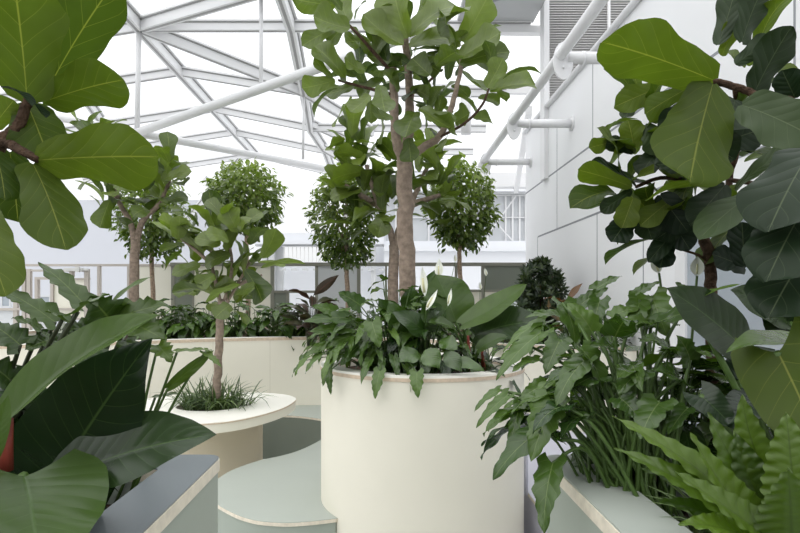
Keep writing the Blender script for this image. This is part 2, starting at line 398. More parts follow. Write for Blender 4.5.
for nm, y0, y1 in (('window_1', 2.9, 4.18),):
    wn = struct(nm, (WX, y0, 1.2))
    w = MB()
    for a, b in (((y0, .5), (y0+.06, 2.15)), ((y1-.14, .5), (y1, 2.15)), ((y0, 2.09), (y1, 2.15)), ((y0, .5), (y1, .56))):
        e_ = .0 if b[1]-a[1] > .5 else .003
        box(w, (WX-.03-e_, a[0]-e_, a[1]-e_), (WX-.0005, b[0]+e_, b[1]+e_))
    w.build('frame', M['steel'], wn)
    w = MB(); box(w, (WX-.012, y0+.06, .56), (WX-.004, y1-.14, 2.09)); w.build('pane', M['blueglass'], wn)

# far facade seen beyond the partition
FY = 15.6
def pr(mb, x0, y0, x1, y1, d, th=.1, mi=0):
    a = W(x0, y0, d); b = W(x1, y1, d); box(mb, (a[0], d, a[2]), (b[0], d+th, b[2]), mi)
wb = struct('wall_back', (0, FY, 0))
w = MB(); box(w, (-14, FY, 0), (-3.9, FY+.2, W(0, 200, FY)[2])); w.build('lower_panel', M['facade_lilac'], wb)
w = MB(); box(w, (-3.9, FY, 0), (6, FY+.2, W(0, 262, FY)[2])); box(w, (-.4, FY, W(0, 262, FY)[2]), (6, FY+.2, W(0, 176, FY)[2])); w.build('panel', M['facade'], wb)
D = 14.6
w = MB(); pr(w, 384, 175, 560, 191, D, .5); pr(w, 384, 241, 560, 300, D-.004, .35); pr(w, 384, 246, 560, 251, D-.12, .12)
pr(w, 255, 233, 384, 244, D, .5); pr(w, 255, 240, 384, 244, D-.1, .099); w.build('ledge', M['facade'], wb)
w = MB(); pr(w, 384, 191, 560, 193.5, D+.1, .2); pr(w, 255, 244, 384, 246, D+.1, .2); w.build('soffit', M['facade_grey'], wb)
w = MB()
for x in (262, 269, 371): pr(w, x, 244, x+5, 300, D, .2)
pr(w, 269, 246, 283, 300, D+.3, .2)
w.build('pier', M['facade_grey'], wb)
gw = struct('window_2', (3, D+.3, 4.3))
w = MB(); pr(w, 386, 193, 560, 241, D+.35, .03); w.build('pane', M['grey_panel'], gw)
w = MB()
for x in (395, 428, 462, 487, 505, 512, 519, 525): pr(w, x, 193, x+1.6, 241, D+.28, .06)
for y in (195, 217): pr(w, 386, y, 560, y+.8, D+.262, .07)
bar(w, W(487, 236, D+.2), W(516, 196, D+.2), .03, .03); bar(w, W(490, 216, D+.2), W(512, 240, D+.2), .03, .03)
w.build('frame', M['steel'], gw)
bl = thing('railing', W(315, 266, D), 'white far balcony railing of thin uprights beyond the light grey partition panel', 'railing')
w = MB(); pr(w, 282, 264, 372, 265.5, D+.05, .04); pr(w, 282, 246, 372, 247, D+.05, .04); w.build('rail', M['steel'], bl)
for i in range(22):
    w = MB(); pr(w, 284+i*4, 246, 284.9+i*4, 264, D+.06, .02); w.build('baluster', M['louvre'], bl)
for x in range(280, 380, 11):
    w = MB(); pr(w, x, 268.5, x+6, 270.5, D-.06, .05); w.build('slot', M['facade_grey'], bl)
# low building with bluish windows at the left
for k, (x0, y0, x1, y1) in enumerate(((2, 294, 9, 306), (40, 297, 49, 310), (28, 311, 33, 345), (66, 326, 72, 336))):
    wn = struct('window_%d' % (k+3), W(x0, y1, 13.2))
    w = MB(); pr(w, x0, y0, x1, y1, 13.2, .03); w.build('pane', M['blueglass'], wn)
    w = MB(); pr(w, x0-1, y0-1.5, x1+1, y0, 13.17, .08); pr(w, x0-1, y1, x1+1, y1+1, 13.17, .08); pr(w, x0-1, y0, x0, y1, 13.18, .06); pr(w, x1, y0, x1+1, y1, 13.18, .06); w.build('frame', M['facade_grey'], wn)

# ---- glazed roof: triangulated steel frame
ce = struct('ceiling', (0, 8, 5))
H0 = 3.9
def node(px, py, d): return W(px, py, d)
ridge_d = [1.5, 4.4, 7.0, 8.06, 9.66, 11.55, 13.2, 15.3]
RX = (139-CX)/F*8.06
ridge = [np.array([RX, d, EYE+H0]) for d in ridge_d]
VX = (291-CX)/F*8.06
l2h = [3.9, 3.9, 3.9, 3.9, 3.55, 3.5, 3.46, 3.4]
l2 = [np.array([VX+.0*d, d, EYE+h]) for d, h in zip(ridge_d, l2h)]
l2[4][0] = (304-CX)/F*9.66; l2[5][0] = (310-CX)/F*11.55; l2[6][0] = (325-CX)/F*13.2; l2[7][0] = (333-CX)/F*15.3
left = [np.array([-8.2, d, EYE+H0-.72]) for d in ridge_d]
right = [np.array([2.1, d, EYE+h-.02]) for d, h in zip(ridge_d, l2h)]
lines = [left, ridge, l2, right]
def beam(name, a, b, w_=.10, h_=.14):
    m = MB(); bar(m, a, b, w_, h_, 0); bar(m, a, b, w_*1.7, .03, 0, dz=h_/2+.012); bar(m, a, b, w_*1.25, .014, 1, dz=h_/2-.012)
    bar(m, a, b, w_*.35, .006, 1, dz=-h_/2-.002)
    return m.build(name, [M['steel'], M['gasket']], ce)
for L_ in (ridge, l2):
    for a, b in zip(L_, L_[1:]): beam('rafter', a, b, .12, .16)
for i in range(len(ridge_d)):
    if i > 0:
        for A_, B_ in ((left, ridge), (ridge, l2), (l2, right)): beam('purlin', A_[i], B_[i], .09, .12)
for a, b in ((ridge[3], l2[2]), (ridge[3], l2[4]), (l2[4], node(372, 133, 11.55)), (ridge[1], l2[2]), (node(64, 68, 9.2), node(100, 120, 11.4))): beam('diagonal', a, b, .11, .15)
for a, b in ((node(311, 124, 11.4), node(352, 143, 12.4)), (node(322, 148, 12.8), node(352, 166, 14)), (node(186, 222, 14.8), node(240, 160, 14.8)), (node(205, 178, 14.5), node(222, 200, 14.5))): beam('brace', a, b, .10, .12)
for j in range(3):
    for i in range(len(ridge_d)-1):
        A_, B_ = lines[j], lines[j+1]
        up = np.array([0, 0, .11]); m = MB()
        V = [A_[i]+up, B_[i]+up, B_[i+1]+up, A_[i+1]+up]
        m.add(V, [(0, 1, 2), (0, 2, 3)], smooth=False); m.build('glass_pane', M['glass'], ce)
def rod(name, a, b, r, n=12):
    m = MB(); tube(m, [a, (np.asarray(a)+b)/2, b], r, n=n); return m.build(name, M['steel'], ce)
K = node(137, 133, 8.06)
rod('strut_tube', K, node(430, 28, 6.2), .062); rod('strut_tube', K, node(338, 171, 11.0), .058); rod('strut_tube', K, node(20, 110, 7.6), .055)
rod('hanger', K, ridge[3], .038); 
E_ = node(430, 28, 6.2); t_ = min(np.linspace(0, 1, 400), key=lambda q: abs((K+(E_-K)*q)[0]/(K+(E_-K)*q)[1]*F+CX-261)); p_ = K+(E_-K)*t_; rod('hanger', p_, np.array([p_[0], p_[1], EYE+H0]), .026)
rod('hanger', l2[4], node(303, 159, 9.66), .022); rod('hanger', node(466, 90, 9.66), node(466, 134, 9.66), .09)
m = MB(); bar(m, node(400, 29, 8.06), node(549, 31, 8.06), .12, .10); m.build('edge_beam', M['steel'], ce)
m = MB(); bar(m, node(470, 181, 13), node(535, 181, 13), .3, .32); bar(m, node(430, 88, 9.66), node(536, 91, 9.66), .1, .12); bar(m, node(529, 110, 8.9), node(516, 190, 13), .1, .14); m.build('edge_beam', M['steel'], ce)
m = MB(); box(m, (1.05, 6.2, EYE+3.95), (2.14, 8.04, EYE+4.02)); m.build('soffit', M['soffit'], ce)
m = MB(); bar(m, (1.05, 7.7, EYE+3.945), (2.3, 6.9, EYE+3.945), .03, .012); m.build('seam', M['groove'], ce)
# louvred screen above the white wall
lv = thing('louvre_screen', (3.5, 7.5, 3.4), 'tall grey louvred screen above the white panelled wall', 'louvre')
m = MB(); box(m, (2.2, 7.62, 3.3), (5.2, 7.66, 7.2)); m.build('backing', M['louvre_gap'], lv)
m = MB()
for i in range(112):
    z = 3.32+i*.034; V = [(2.2, 7.53, z), (5.2, 7.53, z), (5.2, 7.60, z+.030), (2.2, 7.60, z+.030), (2.2, 7.53, z+.006), (5.2, 7.53, z+.006), (5.2, 7.60, z+.036), (2.2, 7.60, z+.036)]
    m.add(V, [(0,1,5,4),(1,2,6,5),(2,3,7,6),(3,0,4,7),(4,5,6,7),(3,2,1,0)], smooth=False)
m.build('slats', M['louvre'], lv)
m = MB(); box(m, (2.14, 7.48, 3.2), (2.21, 7.68, 7.2)); box(m, (3.0, 7.49, 3.2), (3.03, 7.53, 7.2)); m.build('frame', M['steel'], lv)
# tube carried along the wall on stub brackets
TX, TZ = 1.50, 3.66
tb = thing('steel_tube', (TX, 6, TZ), 'long white steel tube carried on stub brackets along the right wall', 'steel tube')
m = MB(); tube(m, [(TX, 3.0, TZ), (TX, 6, TZ), (TX, 8.7, TZ)], .046, n=14); m.build('tube', M['steel'], tb)
for y in (4.76, 6.55, 8.4):
    m = MB(); tube(m, [(TX+.06, y, TZ-.02), (2.0, y, TZ-.02), (WX, y, TZ-.02)], .05, n=14); tube(m, [(TX+.18, y, TZ-.02), (TX+.2, y, TZ-.02)], .056, n=14); b_ = m.build('stub', M['steel'], tb)
    m = MB(); tube(m, [(WX-.015, y, TZ-.02), (WX, y, TZ-.02)], .085, n=16); m.build('wall_flange', M['steel'], tb)
    c = circle(0, 0, .12, 24, .16)
    m = MB(); m.add([(TX+.02+p[0]*.7, y-.02, TZ-.05+p[1]) for p in c]+[(TX+.02+p[0]*.7, y+.0, TZ-.05+p[1]) for p in c], [tuple(range(24)), tuple(range(47, 23, -1))]+[(i, i+24, (i+1) % 24+24, (i+1) % 24) for i in range(24)], smooth=False)
    for q in (-.05, .06): tube(m, [(TX+.02, y-.03, TZ-.06+q), (TX+.02, y-.02, TZ-.06+q)], .012, n=8)
    m.build('plate', M['steel'], tb)

# ---- partition fence behind the planting
FD = 8.6
fe = thing('partition', W(330, 440, FD), 'olive and cream framed partition screen behind the long planter', 'partition')
def rect(name, x0, y0, x1, y1, mt, th=.05, d=FD, par=fe):
    m = MB(); pr(m, x0, y0, x1, y1, d, th); return m.build(name, M[mt], par)
rect('top_rail', 170, 262.5, 526, 266, 'olive', .07, FD-.01)
for x0, x1 in ((171, 174.5), (192, 194), (270.5, 274), (315, 318), (357, 360.5), (385, 387), (455, 457.5), (481.5, 485)): rect('post', x0, 266, x1, 345, 'olive')
rect('mid_rail', 274, 290.5, 315, 293, 'olive', .056, FD-.003); rect('mid_rail', 387, 289.5, 526, 292, 'olive', .056, FD-.003); rect('post', 286, 293, 289, 345, 'olive')
for x0, x1, y0, y1, mt in ((135, 171, 266, 345, 'cream_panel'), (174.5, 192, 266, 345, 'olive_panel'), (194, 270.5, 266, 345, 'cream_panel'), (318, 357, 266, 345, 'grey_panel'), (485, 526, 266, 289.5, 'olive_panel'), (457.5, 499, 292, 345, 'cream_panel'), (274, 286, 293, 345, 'olive_panel')):
    rect('panel', x0, y0, x1, y1, mt, .03, FD+.01)
dr = struct('door_1', W(55, 440, FD))
jj = 0
for a in ((-30, 264, 170, 266.2), (17, 269.5, 86, 271.5), (13, 271, 17, 445), (21.5, 269, 25, 445), (26.5, 269, 30, 445), (84, 269, 88, 445), (97, 266, 99.5, 300), (127, 266, 131, 445), (34.5, 278, 37.5, 330), (34.5, 277, 53, 279.5), (50, 278, 53, 318), (66, 278, 88, 279.5), (69, 271, 72, 277), (-30, 308, 90, 310.5), (50, 318, 88, 320)): jj += 1; rect('frame', *a, 'taupe', .05+.0023*jj, FD-.0012*jj, dr)
rect('leaf_panel', 53, 279.5, 84, 318, 'cream_panel', .02, FD+.02, dr); rect('leaf_panel', -30, 310.5, 13, 445, 'grey_panel', .02, FD+.02, dr); rect('leaf_panel', 37.5, 310.5, 50, 445, 'grey_panel', .02, FD+.02, dr)
rect('leaf_panel', 88, 318, 127, 445, 'cream_panel', .02, FD+.02, dr)
m = MB(); pr(m, 64, 268, 82, 271, FD-.06, .05); pr(m, 75, 266.5, 79, 272, FD-.08, .03); pr(m, 82, 268.7, 88, 270.5, FD-.05, .03); m.build('closer', M['metal_pale'], dr)

# ================================================================ built-in planters, seat, table
# main round planter
pc = np.array([.2207, 3.317]); PR = .590; PH = 1.219
mp = thing('round_planter', (*pc, 0), 'large cream cylindrical planter with thin plywood rim at centre of the room', 'planter')
m = MB(); prism(m, circle(*pc, PR, 96), 0, PH-.03, 0, None, circle(*pc, PR-.09, 96)); m.build('body', M['cream'], mp)
m = MB(); prism(m, circle(*pc, PR+.004, 96), PH-.03, PH-.012, 0, None, circle(*pc, PR-.09, 96)); m.build('rim', M['ply'], mp)
m = MB(); prism(m, circle(*pc, PR+.002, 96), PH-.012, PH, 0, None, circle(*pc, PR-.09, 96)); m.build('rim_top', M['cream_top'], mp)
m = MB(); prism(m, circle(*pc, PR-.089, 48), PH-.10, PH-.055); m.build('soil', M['soil'], mp)
# corridor planters left and right
def long_planter(nm, loop, z, side, top, edge, label, joints, jm, hole_in=.115, hole=None):
    t = thing(nm, (*np.mean(loop, 0), 0), label, 'planter')
    if hole is None: hole = offset(loop, hole_in)
    m = MB(); prism(m, loop, 0, z-.034, 0, None, hole)
    m.build('body', M[side], t)
    m = MB(); prism(m, offset(loop, -.004), z-.034, z-.004, 0, None, hole); m.build('plywood_edge', M[edge], t)
    m = MB(); prism(m, offset(loop, -.002), z-.004, z, 0, None, hole); m.build('rim_top', M[top], t)
    m = MB(); prism(m, offset(hole, -.001), z-.16, z-.09); m.build('soil', M['soil'], t)
    if joints:
        m = MB()
        for j in joints: box(m, j[0], j[1])
        m.build('joint', M[jm], t)
    return t
Z2 = 1.18
lp = long_planter('left_planter' if 0 else 'planter', rrect(-2.6, -.6, -.436, 1.50, .035), Z2, 'sage', 'sage_reflecting', 'ply_pale', 'sage green planter with a dark reflection coloured into its rim, holding the big dark philodendron', [((-.4362, 1.03, 0), (-.4345, 1.034, Z2-.034))], 'joint_sage', hole=rrect(-2.48, -.48, -.553, 1.385, .02))
rp = long_planter('planter', rrect(.428, -.6, 2.15, 1.50, .035), Z2, 'sage', 'sage_seat', 'ply_pale', 'sage green planter with sage rim along the white wall holding ferns', [((.4265, 1.06, 0), (.4285, 1.064, Z2-.034))], 'joint_sage', hole=rrect(.553, -.48, 2.05, 1.385, .02))
# long cream planter at the back, bending towards the right wall
fr = catmull([(-4.6, 4.3), (-3.4, 5.0), (-2.4, 5.52), (-1.5, 5.93), (-.6, 6.07), (.3, 5.80), (1.1, 5.15), (2.15, 4.75)], 6)
bkl = [np.array(p) for p in fr]+[np.array(p) for p in ((2.15, 8.3), (-4.6, 8.3))]
seam = MB()
bp_ = long_planter('planter', bkl, Z2, 'cream', 'cream_top', 'ply', 'long curved cream planter wall running behind the table', [], None, .10)
m = MB()
for px in (270, 213, 330, 150, 556):
    # joint on the front where this bearing meets it
    best = min(fr, key=lambda p: abs(p[0]/p[1]-(px-CX)/F)); i = [k for k, p in enumerate(fr) if p is best][0]
    q = fr[min(i+1, len(fr)-1)]; d = nrm(np.append(q-best, 0)); nn = np.array([d[1], -d[0], 0])
    s_ = (px-CX)/F; t = (s_*best[1]-best[0])/(d[0]-s_*d[1]); b3 = np.append(best, 0)+d*t
    V = [b3+d*a+nn*b for a, b in ((-.002, -.004), (.002, -.004), (.002, .0015), (-.002, .0015))]
    m.add([v+np.array([0, 0, .45]) for v in V]+[v+np.array([0, 0, Z2-.036]) for v in V], [(0,1,5,4),(1,2,6,5),(2,3,7,6),(3,0,4,7)], smooth=False)
m.build('joint', M['joint_cream'], bp_)
# curved sage seats
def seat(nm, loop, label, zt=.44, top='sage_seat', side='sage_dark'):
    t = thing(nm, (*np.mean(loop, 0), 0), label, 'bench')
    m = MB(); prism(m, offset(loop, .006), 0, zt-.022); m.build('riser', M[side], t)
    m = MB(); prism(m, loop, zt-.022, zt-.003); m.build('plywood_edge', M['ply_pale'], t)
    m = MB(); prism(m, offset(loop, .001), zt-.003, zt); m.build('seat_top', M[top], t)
    return t
sp_ = [(207, 491), (212, 500), (222, 507), (238, 515), (255, 520), (272, 522), (290, 522.5), (312, 521), (338, 518)]
near = [onz(x, y, .44)[:2] for x, y in sp_]
b2 = [onz(x, y, .44)[:2] for x, y in ((319.5, 440.5), (300, 450), (282, 455.5), (257, 461), (231, 470.5), (216, 480))]
near_c = catmull(near, 5)+[pc+np.array([-.50, -.30]), pc+np.array([-.585, .0]), pc+np.array([-.50, .30]), pc+np.array([-.40, .43]), pc+np.array([-.42, .9])]+catmull([np.array([-.45, 4.9])]+b2, 5)[1:]
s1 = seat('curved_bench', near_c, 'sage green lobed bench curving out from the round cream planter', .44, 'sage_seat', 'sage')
# back seat hugging the long planter
i0 = 10
frs = [np.array(p) for p in fr if -2.7 < p[0] < .35]
front = [onz(x, y, .44)[:2] for x, y in ((335, 422), (319.5, 418.6), (300, 416), (280, 415), (258, 415), (225, 418), (190, 424), (160, 430))]
bs = [p-np.array([0, .006]) for p in frs]+catmull(front, 4)
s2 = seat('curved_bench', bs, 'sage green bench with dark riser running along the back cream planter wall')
s3 = seat('curved_bench', [np.array(p) for p in ((.86, 2.3), (2.1, 2.3), (2.1, 4.70), (1.15, 5.05), (.86, 4.6))], 'pale lilac grey bench between the round planter and the white wall', .44, 'lilac', 'lilac')
m = MB(); c = W(526, 421, 3.3)
rt = [(c[0]+.034*math.cos(a)*(1), c[1], c[2]+.034*math.sin(a)) for a in np.linspace(0, 2*PI, 25)]
rk = thing('bench_post', (c[0], c[1], .44), 'small grey ring fitting on a thin post beside the round planter', 'post')
m = MB(); tube(m, rt, .013, n=8); m.build('ring', M['metal'], rk)
m = MB(); tube(m, [(c[0], c[1], .44), (c[0], c[1], .6), (c[0], c[1], c[2]-.04)], .012, n=8); m.build('post', M['lilac'], rk)
# oval table with a planting hole
TZ_ = .74
tl = [onz(x, y, TZ_)[:2] for x, y in ((296, 399.5), (293, 396.5), (285, 394.5), (270, 393), (252, 392.5), (225, 392.5), (190, 394), (160, 397), (130, 402), (113, 409), (118, 418), (145, 423), (174, 424.5), (204, 423.5), (234, 420.5), (264, 414), (286, 406.5))]
tl = catmull(tl, 5, True)
hc = onz(209, 406, TZ_)[:2]
tt = thing('oval_table', (*hc, 0), 'cream teardrop table with a planted hole and beige pedestal', 'table')
hole = circle(*hc, .255, 40, .20)
m = MB(); prism(m, offset(tl, .004), TZ_-.075, TZ_-.012, 0, None, hole); m.build('edge_band', M['cream'], tt)
m = MB(); prism(m, tl, TZ_-.012, TZ_-.003, 0, None, hole); m.build('plywood_edge', M['ply'], tt)
m = MB(); prism(m, offset(tl, .002), TZ_-.003, TZ_, 0, None, hole); m.build('tabletop', M['cream_top'], tt)
m = MB(); prism(m, offset(hole, -.001), TZ_-.09, TZ_-.045); m.build('soil', M['soil'], tt)
ped = [np.array(p) for p in ((-2.0, 4.15), (-1.30, 4.15), (-1.02, 4.50), (-1.05, 4.85), (-2.0, 4.85))]
m = MB(); prism(m, ped, 0, TZ_-.07); m.build('pedestal', M['beige'], tt)
m = MB(); box(m, (-1.442, 4.1485, 0), (-1.438, 4.151, TZ_-.075)); m.build('joint', M['joint_cream'], tt)
e = onz(263, 417.5, TZ_)
# ================================================================ trees
def pts(spec): return [W(*s) for s in spec]

# --- big fiddle-leaf fig in the round planter
D = 3.35
t = thing('fiddle_leaf_fig', W(407, 372, D), 'tall fiddle-leaf fig with thick pale trunk rising from the round cream planter', 'tree')
m = MB(); trunk(m, pts([(407, 372, D), (408, 320, D), (407, 260, D), (405, 205, D), (404, 170, D), (404, 150, D)]), .052, .046, 12); m.build('trunk', M['bark'], t)
tw = MB()
brs = [[(403, 160, D), (396, 140, D-.05), (394, 105, D-.08), (393, 68, D-.1)], [(406, 158, D), (409, 120, D), (409, 80, D+.05), (405, 35, D)], [(407, 160, D), (425, 146, D-.1), (440, 136, D-.15), (452, 105, D-.2), (460, 72, D-.2), (463, 45, D-.2)],
       [(440, 137, D-.15), (465, 123, D-.25), (482, 105, D-.3), (490, 85, D-.3)], [(394, 95, D-.08), (375, 90, D-.1), (355, 85, D-.1), (338, 80, D-.1)], [(394, 75, D-.1), (370, 48, D-.2), (352, 28, D-.2), (340, 20, D-.2)], [(409, 95, D), (425, 85, D+.15), (440, 70, D+.2)]]
for i, b in enumerate(brs):
    r = (.030, .033, .026, .008, .010, .011, .012)[i]
    q = MB(); trunk(q, pts(b), r, (.022, .02, .009, .006, .007, .007, .007)[i], 8); q.build('branch', M['bark' if i < 3 else 'bark_dark'], t)
fo = MB()
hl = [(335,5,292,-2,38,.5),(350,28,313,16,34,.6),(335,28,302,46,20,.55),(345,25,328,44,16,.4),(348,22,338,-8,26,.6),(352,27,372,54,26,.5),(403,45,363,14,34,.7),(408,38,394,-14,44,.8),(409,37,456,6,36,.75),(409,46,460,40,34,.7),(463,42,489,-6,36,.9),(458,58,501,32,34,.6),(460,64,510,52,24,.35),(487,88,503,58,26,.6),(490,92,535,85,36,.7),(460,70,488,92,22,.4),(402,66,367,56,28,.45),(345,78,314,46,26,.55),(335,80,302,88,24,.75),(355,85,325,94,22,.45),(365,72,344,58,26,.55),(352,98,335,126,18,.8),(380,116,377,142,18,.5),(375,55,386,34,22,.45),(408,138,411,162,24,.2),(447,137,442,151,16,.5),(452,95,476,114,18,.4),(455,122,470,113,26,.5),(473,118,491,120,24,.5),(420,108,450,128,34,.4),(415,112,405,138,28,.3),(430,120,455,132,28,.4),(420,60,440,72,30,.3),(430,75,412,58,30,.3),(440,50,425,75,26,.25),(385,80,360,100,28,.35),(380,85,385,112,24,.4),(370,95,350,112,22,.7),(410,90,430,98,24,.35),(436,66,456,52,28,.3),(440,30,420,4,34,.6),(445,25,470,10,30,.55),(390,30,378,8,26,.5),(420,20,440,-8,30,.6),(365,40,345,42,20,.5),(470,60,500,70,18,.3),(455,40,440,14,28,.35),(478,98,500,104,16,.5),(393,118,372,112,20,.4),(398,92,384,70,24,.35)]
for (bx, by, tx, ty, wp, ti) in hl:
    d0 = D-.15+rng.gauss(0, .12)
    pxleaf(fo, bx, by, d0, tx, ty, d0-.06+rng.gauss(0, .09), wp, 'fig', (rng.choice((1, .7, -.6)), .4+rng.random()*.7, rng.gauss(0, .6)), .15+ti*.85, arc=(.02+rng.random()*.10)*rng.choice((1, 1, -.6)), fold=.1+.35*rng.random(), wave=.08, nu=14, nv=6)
for b in brs:
    P = catmull(pts(b), 6)
    whorl(fo, None, P[-1]+rv(.02), nrm(P[-1]-P[0]), 3, .18, .045, tint=(.1, .6))
for e in ((420, 72), (440, 95), (382, 62), (428, 112), (412, 58), (446, 62), (370, 90), (430, 88), (390, 85), (452, 78), (360, 70), (435, 125)):
    whorl(fo, None, W(e[0], e[1], D+rng.gauss(.05, .15)), np.array([rng.gauss(0, .4), rng.gauss(0, .4), .6]), 4, .17, .045, tint=(0, .5), nu=12, nv=4)
fo.build('foliage', M['fig'], t)

def fig_tree(base, label, trunk_spec, tr, branch_specs, br_r, ends, L, hw, heros=(), hd=4, tint=(.15, .95), bark='bark', fol='fig', n=5, mt=None):
    t = thing('fiddle_leaf_fig', base, label, 'tree')
    m = MB(); trunk(m, pts(trunk_spec), tr, tr*.8, 10); m.build('trunk', M[bark], t)
    fo = MB()
    for b in branch_specs:
        q = MB(); trunk(q, pts(b), br_r, br_r*.5, 7); q.build('branch', M[bark], t)
    for e in ends:
        p = W(*e[:3]); ax = np.array(e[3]) if len(e) > 3 else np.array([rng.gauss(0, .5), rng.gauss(-.2, .4), .7])
        whorl(fo, None, p, ax, n, L, hw, tint=tint, nu=9, nv=4)
    for (bx, by, tx, ty, wp, ti) in heros:
        d0 = hd+rng.gauss(-.1, .1)
        pxleaf(fo, bx, by, d0, tx, ty, d0+rng.gauss(-.05, .08), wp, 'figw' if rng.random() < .4 else 'fig', (rng.choice((1, .8, -.5)), .5+rng.random()*.6, rng.gauss(0, .4)), ti, arc=.04+rng.random()*.08, fold=.1+.25*rng.random(), wave=.07, nu=12, nv=6)
    fo.build('foliage', M[fol], t)
    return t
# --- fig behind it
D = 6.5
ends = [(x+rng.gauss(0, 3), y+rng.gauss(0, 3), D+rng.gauss(0, .25)) for x, y in ((345,148),(362,150),(345,175),(365,172),(342,198),(360,190),(378,185),(388,160),(405,165),(420,165),(432,160),(420,190),(438,190),(445,205),(425,215),(372,205),(360,215),(380,215),(440,175),(395,195),(352,142),(430,150))]
fig_tree(W(393, 345, D), 'fiddle-leaf fig with slim forked trunk standing just behind the tall central fig', [(393, 345, D), (393, 290, D), (394, 245, D)], .07, [[(394, 250, D), (390, 230, D), (378, 205, D-.1), (366, 165, D-.1)], [(394, 248, D), (402, 222, D), (415, 195, D), (428, 165, D)], [(378, 205, D), (360, 195, D-.1), (345, 185, D-.1)], [(410, 205, D), (440, 195, D)]], .045, ends, .36, .098,
         [(365,160,336,152,24,.9),(365,172,332,180,30,.85),(362,190,330,198,22,.7),(370,210,352,222,24,.8),(385,215,378,238,22,.7),(440,200,455,206,16,.6),(425,155,440,146,22,.9),(415,205,440,215,22,.3),(345,140,330,145,20,.9)], 6.4)
# --- fig at the left back
D = 6.4
ends = [(x+rng.gauss(0, 2), y+rng.gauss(0, 2), D+rng.gauss(0, .2)) for x, y in ((150,170),(170,165),(165,190),(145,190),(120,175),(105,190),(110,210),(130,195),(180,175),(85,130),(100,140),(120,150),(160,205),(95,170),(75,175))]
fig_tree(W(134, 345, D), 'fiddle-leaf fig with pale forked trunk at the left end of the long planter', [(134, 345, D), (134, 300, D), (135, 240, D)], .062, [[(135, 245, D), (130, 222, D), (118, 200, D), (105, 165, D)], [(136, 243, D), (143, 220, D), (158, 205, D), (170, 180, D)], [(118, 200, D), (95, 150, D)]], .04, ends, .33, .09,
         [(110,200,100,228,22,.5),(165,180,192,172,20,.85),(150,165,165,148,18,.8),(160,178,145,160,18,.7)], 6.3)
# --- small fig growing through the table
D = 4.5
ends = [(x+rng.gauss(0, 3), y+rng.gauss(0, 2), D+rng.gauss(0, .16)) for x, y in ((185,240),(200,225),(215,225),(232,222),(250,235),(262,245),(245,262),(225,262),(205,265),(190,262),(215,285),(235,290),(250,280),(200,290),(225,240),(240,300),(215,300))]
her = [(212,230,188,206,22,.75),(215,225,222,203,16,.7),(238,232,226,208,24,.9),(242,228,262,212,20,.6),(180,235,158,218,26,.9),(178,240,150,222,18,.85),(178,238,180,216,20,.8),(250,245,265,228,22,.35),(262,258,276,228,24,.75),(258,262,286,266,9,.8),(245,270,262,302,30,.15),(200,265,172,275,16,.6),(205,285,178,280,20,.2),(205,290,172,292,20,.2),(240,285,205,302,20,.6),(230,255,205,266,22,.55),(252,255,238,268,20,.5),(220,245,195,238,18,.7),(228,240,205,234,22,.8),(250,265,262,256,18,.4),(262,268,305,264,10,.75),(185,245,160,252,16,.4),(182,252,165,270,14,.3),(235,295,255,288,18,.5),(230,305,215,318,20,.5),(240,232,252,218,20,.9),(225,250,235,232,18,.95),(215,275,196,286,18,.6)]
fig_tree(W(217, 406, D), 'small fiddle-leaf fig growing through the hole in the cream table', [(217, 408, D), (217, 385, D), (219, 350, D), (220, 318, D), (222, 300, D)], .036, [[(220, 325, D), (226, 305, D), (237, 285, D), (250, 262, D)], [(222, 310, D), (216, 285, D), (212, 262, D), (213, 235, D)], [(213, 265, D), (195, 250, D), (180, 238, D)], [(216, 280, D), (200, 278, D)], [(225, 300, D), (232, 268, D), (228, 235, D)], [(237, 285, D), (262, 275, D)]], .018, ends, .24, .064, her, 4.4, n=4)
gr = MB(); hp = W(211, 408, 4.5)
for k in range(26):
    a = rng.random()*6.28; r = math.sqrt(rng.random())
    tuft(gr, (hc[0]+.03+.27*r*math.cos(a), hc[1]+.16*r*math.sin(a), .70), 13, .30, .0062, 1.25, (.1, 1))
tag(gr.build('mondo_grass', M['grass'], None, (hc[0], hc[1], .70)), 'grassy green tuft spilling around the small tree trunk in the table', 'grass')

# --- clipped weeping figs
def ficus(cx, cy, rx, ry, tx, ty_top, D, label, n=520, seed=0, tw_=.035):
    t = thing('weeping_fig', W(tx, 345, D), label, 'tree', )
    m = MB(); trunk(m, pts([(tx, 345, D), (tx+1, 300, D), (tx-.5, ty_top+12, D), (tx, ty_top-8, D)]), tw_, tw_*.75, 9); m.build('trunk', M['bark_pale'], t)
    c = W(cx, cy, D); R = np.array([rx/F*D, rx/F*D*.95, ry/F*D])
    for k in range(7):
        d = nrm(rv()+np.array([0, 0, .6])); q = MB(); p0 = W(tx, ty_top-4, D); tube(q, [p0, p0+(c-p0)*.5+rv(.03), c+d*R*.6], .012, .005, 6, smooth=4); q.build('branch', M['bark_pale'], t)
    fo = MB(); L = .088
    for i in range(n):
        d = nrm(rv()); rr = (.45+.55*rng.random()**.5)*(1+.10*math.sin(d[0]*7+seed)*math.cos(d[2]*6+seed))
        p = c+d*R*rr
        for k in range(3):
            q = nrm(d*np.array([1, 1, .3])*.6+np.array([0, 0, -.55])+rv(.45)); b = p+rv(.035)
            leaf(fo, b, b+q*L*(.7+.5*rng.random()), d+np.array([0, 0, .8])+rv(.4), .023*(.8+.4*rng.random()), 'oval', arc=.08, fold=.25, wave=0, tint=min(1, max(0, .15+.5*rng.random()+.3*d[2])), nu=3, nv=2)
    fo.build('foliage', M['ficus'], t)
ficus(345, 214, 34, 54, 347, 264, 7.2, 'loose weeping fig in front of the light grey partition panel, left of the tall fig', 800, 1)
ficus(462, 203, 32, 45, 460, 250, 7.2, 'clipped round weeping fig on a thin bare trunk near the white wall', 800, 2)
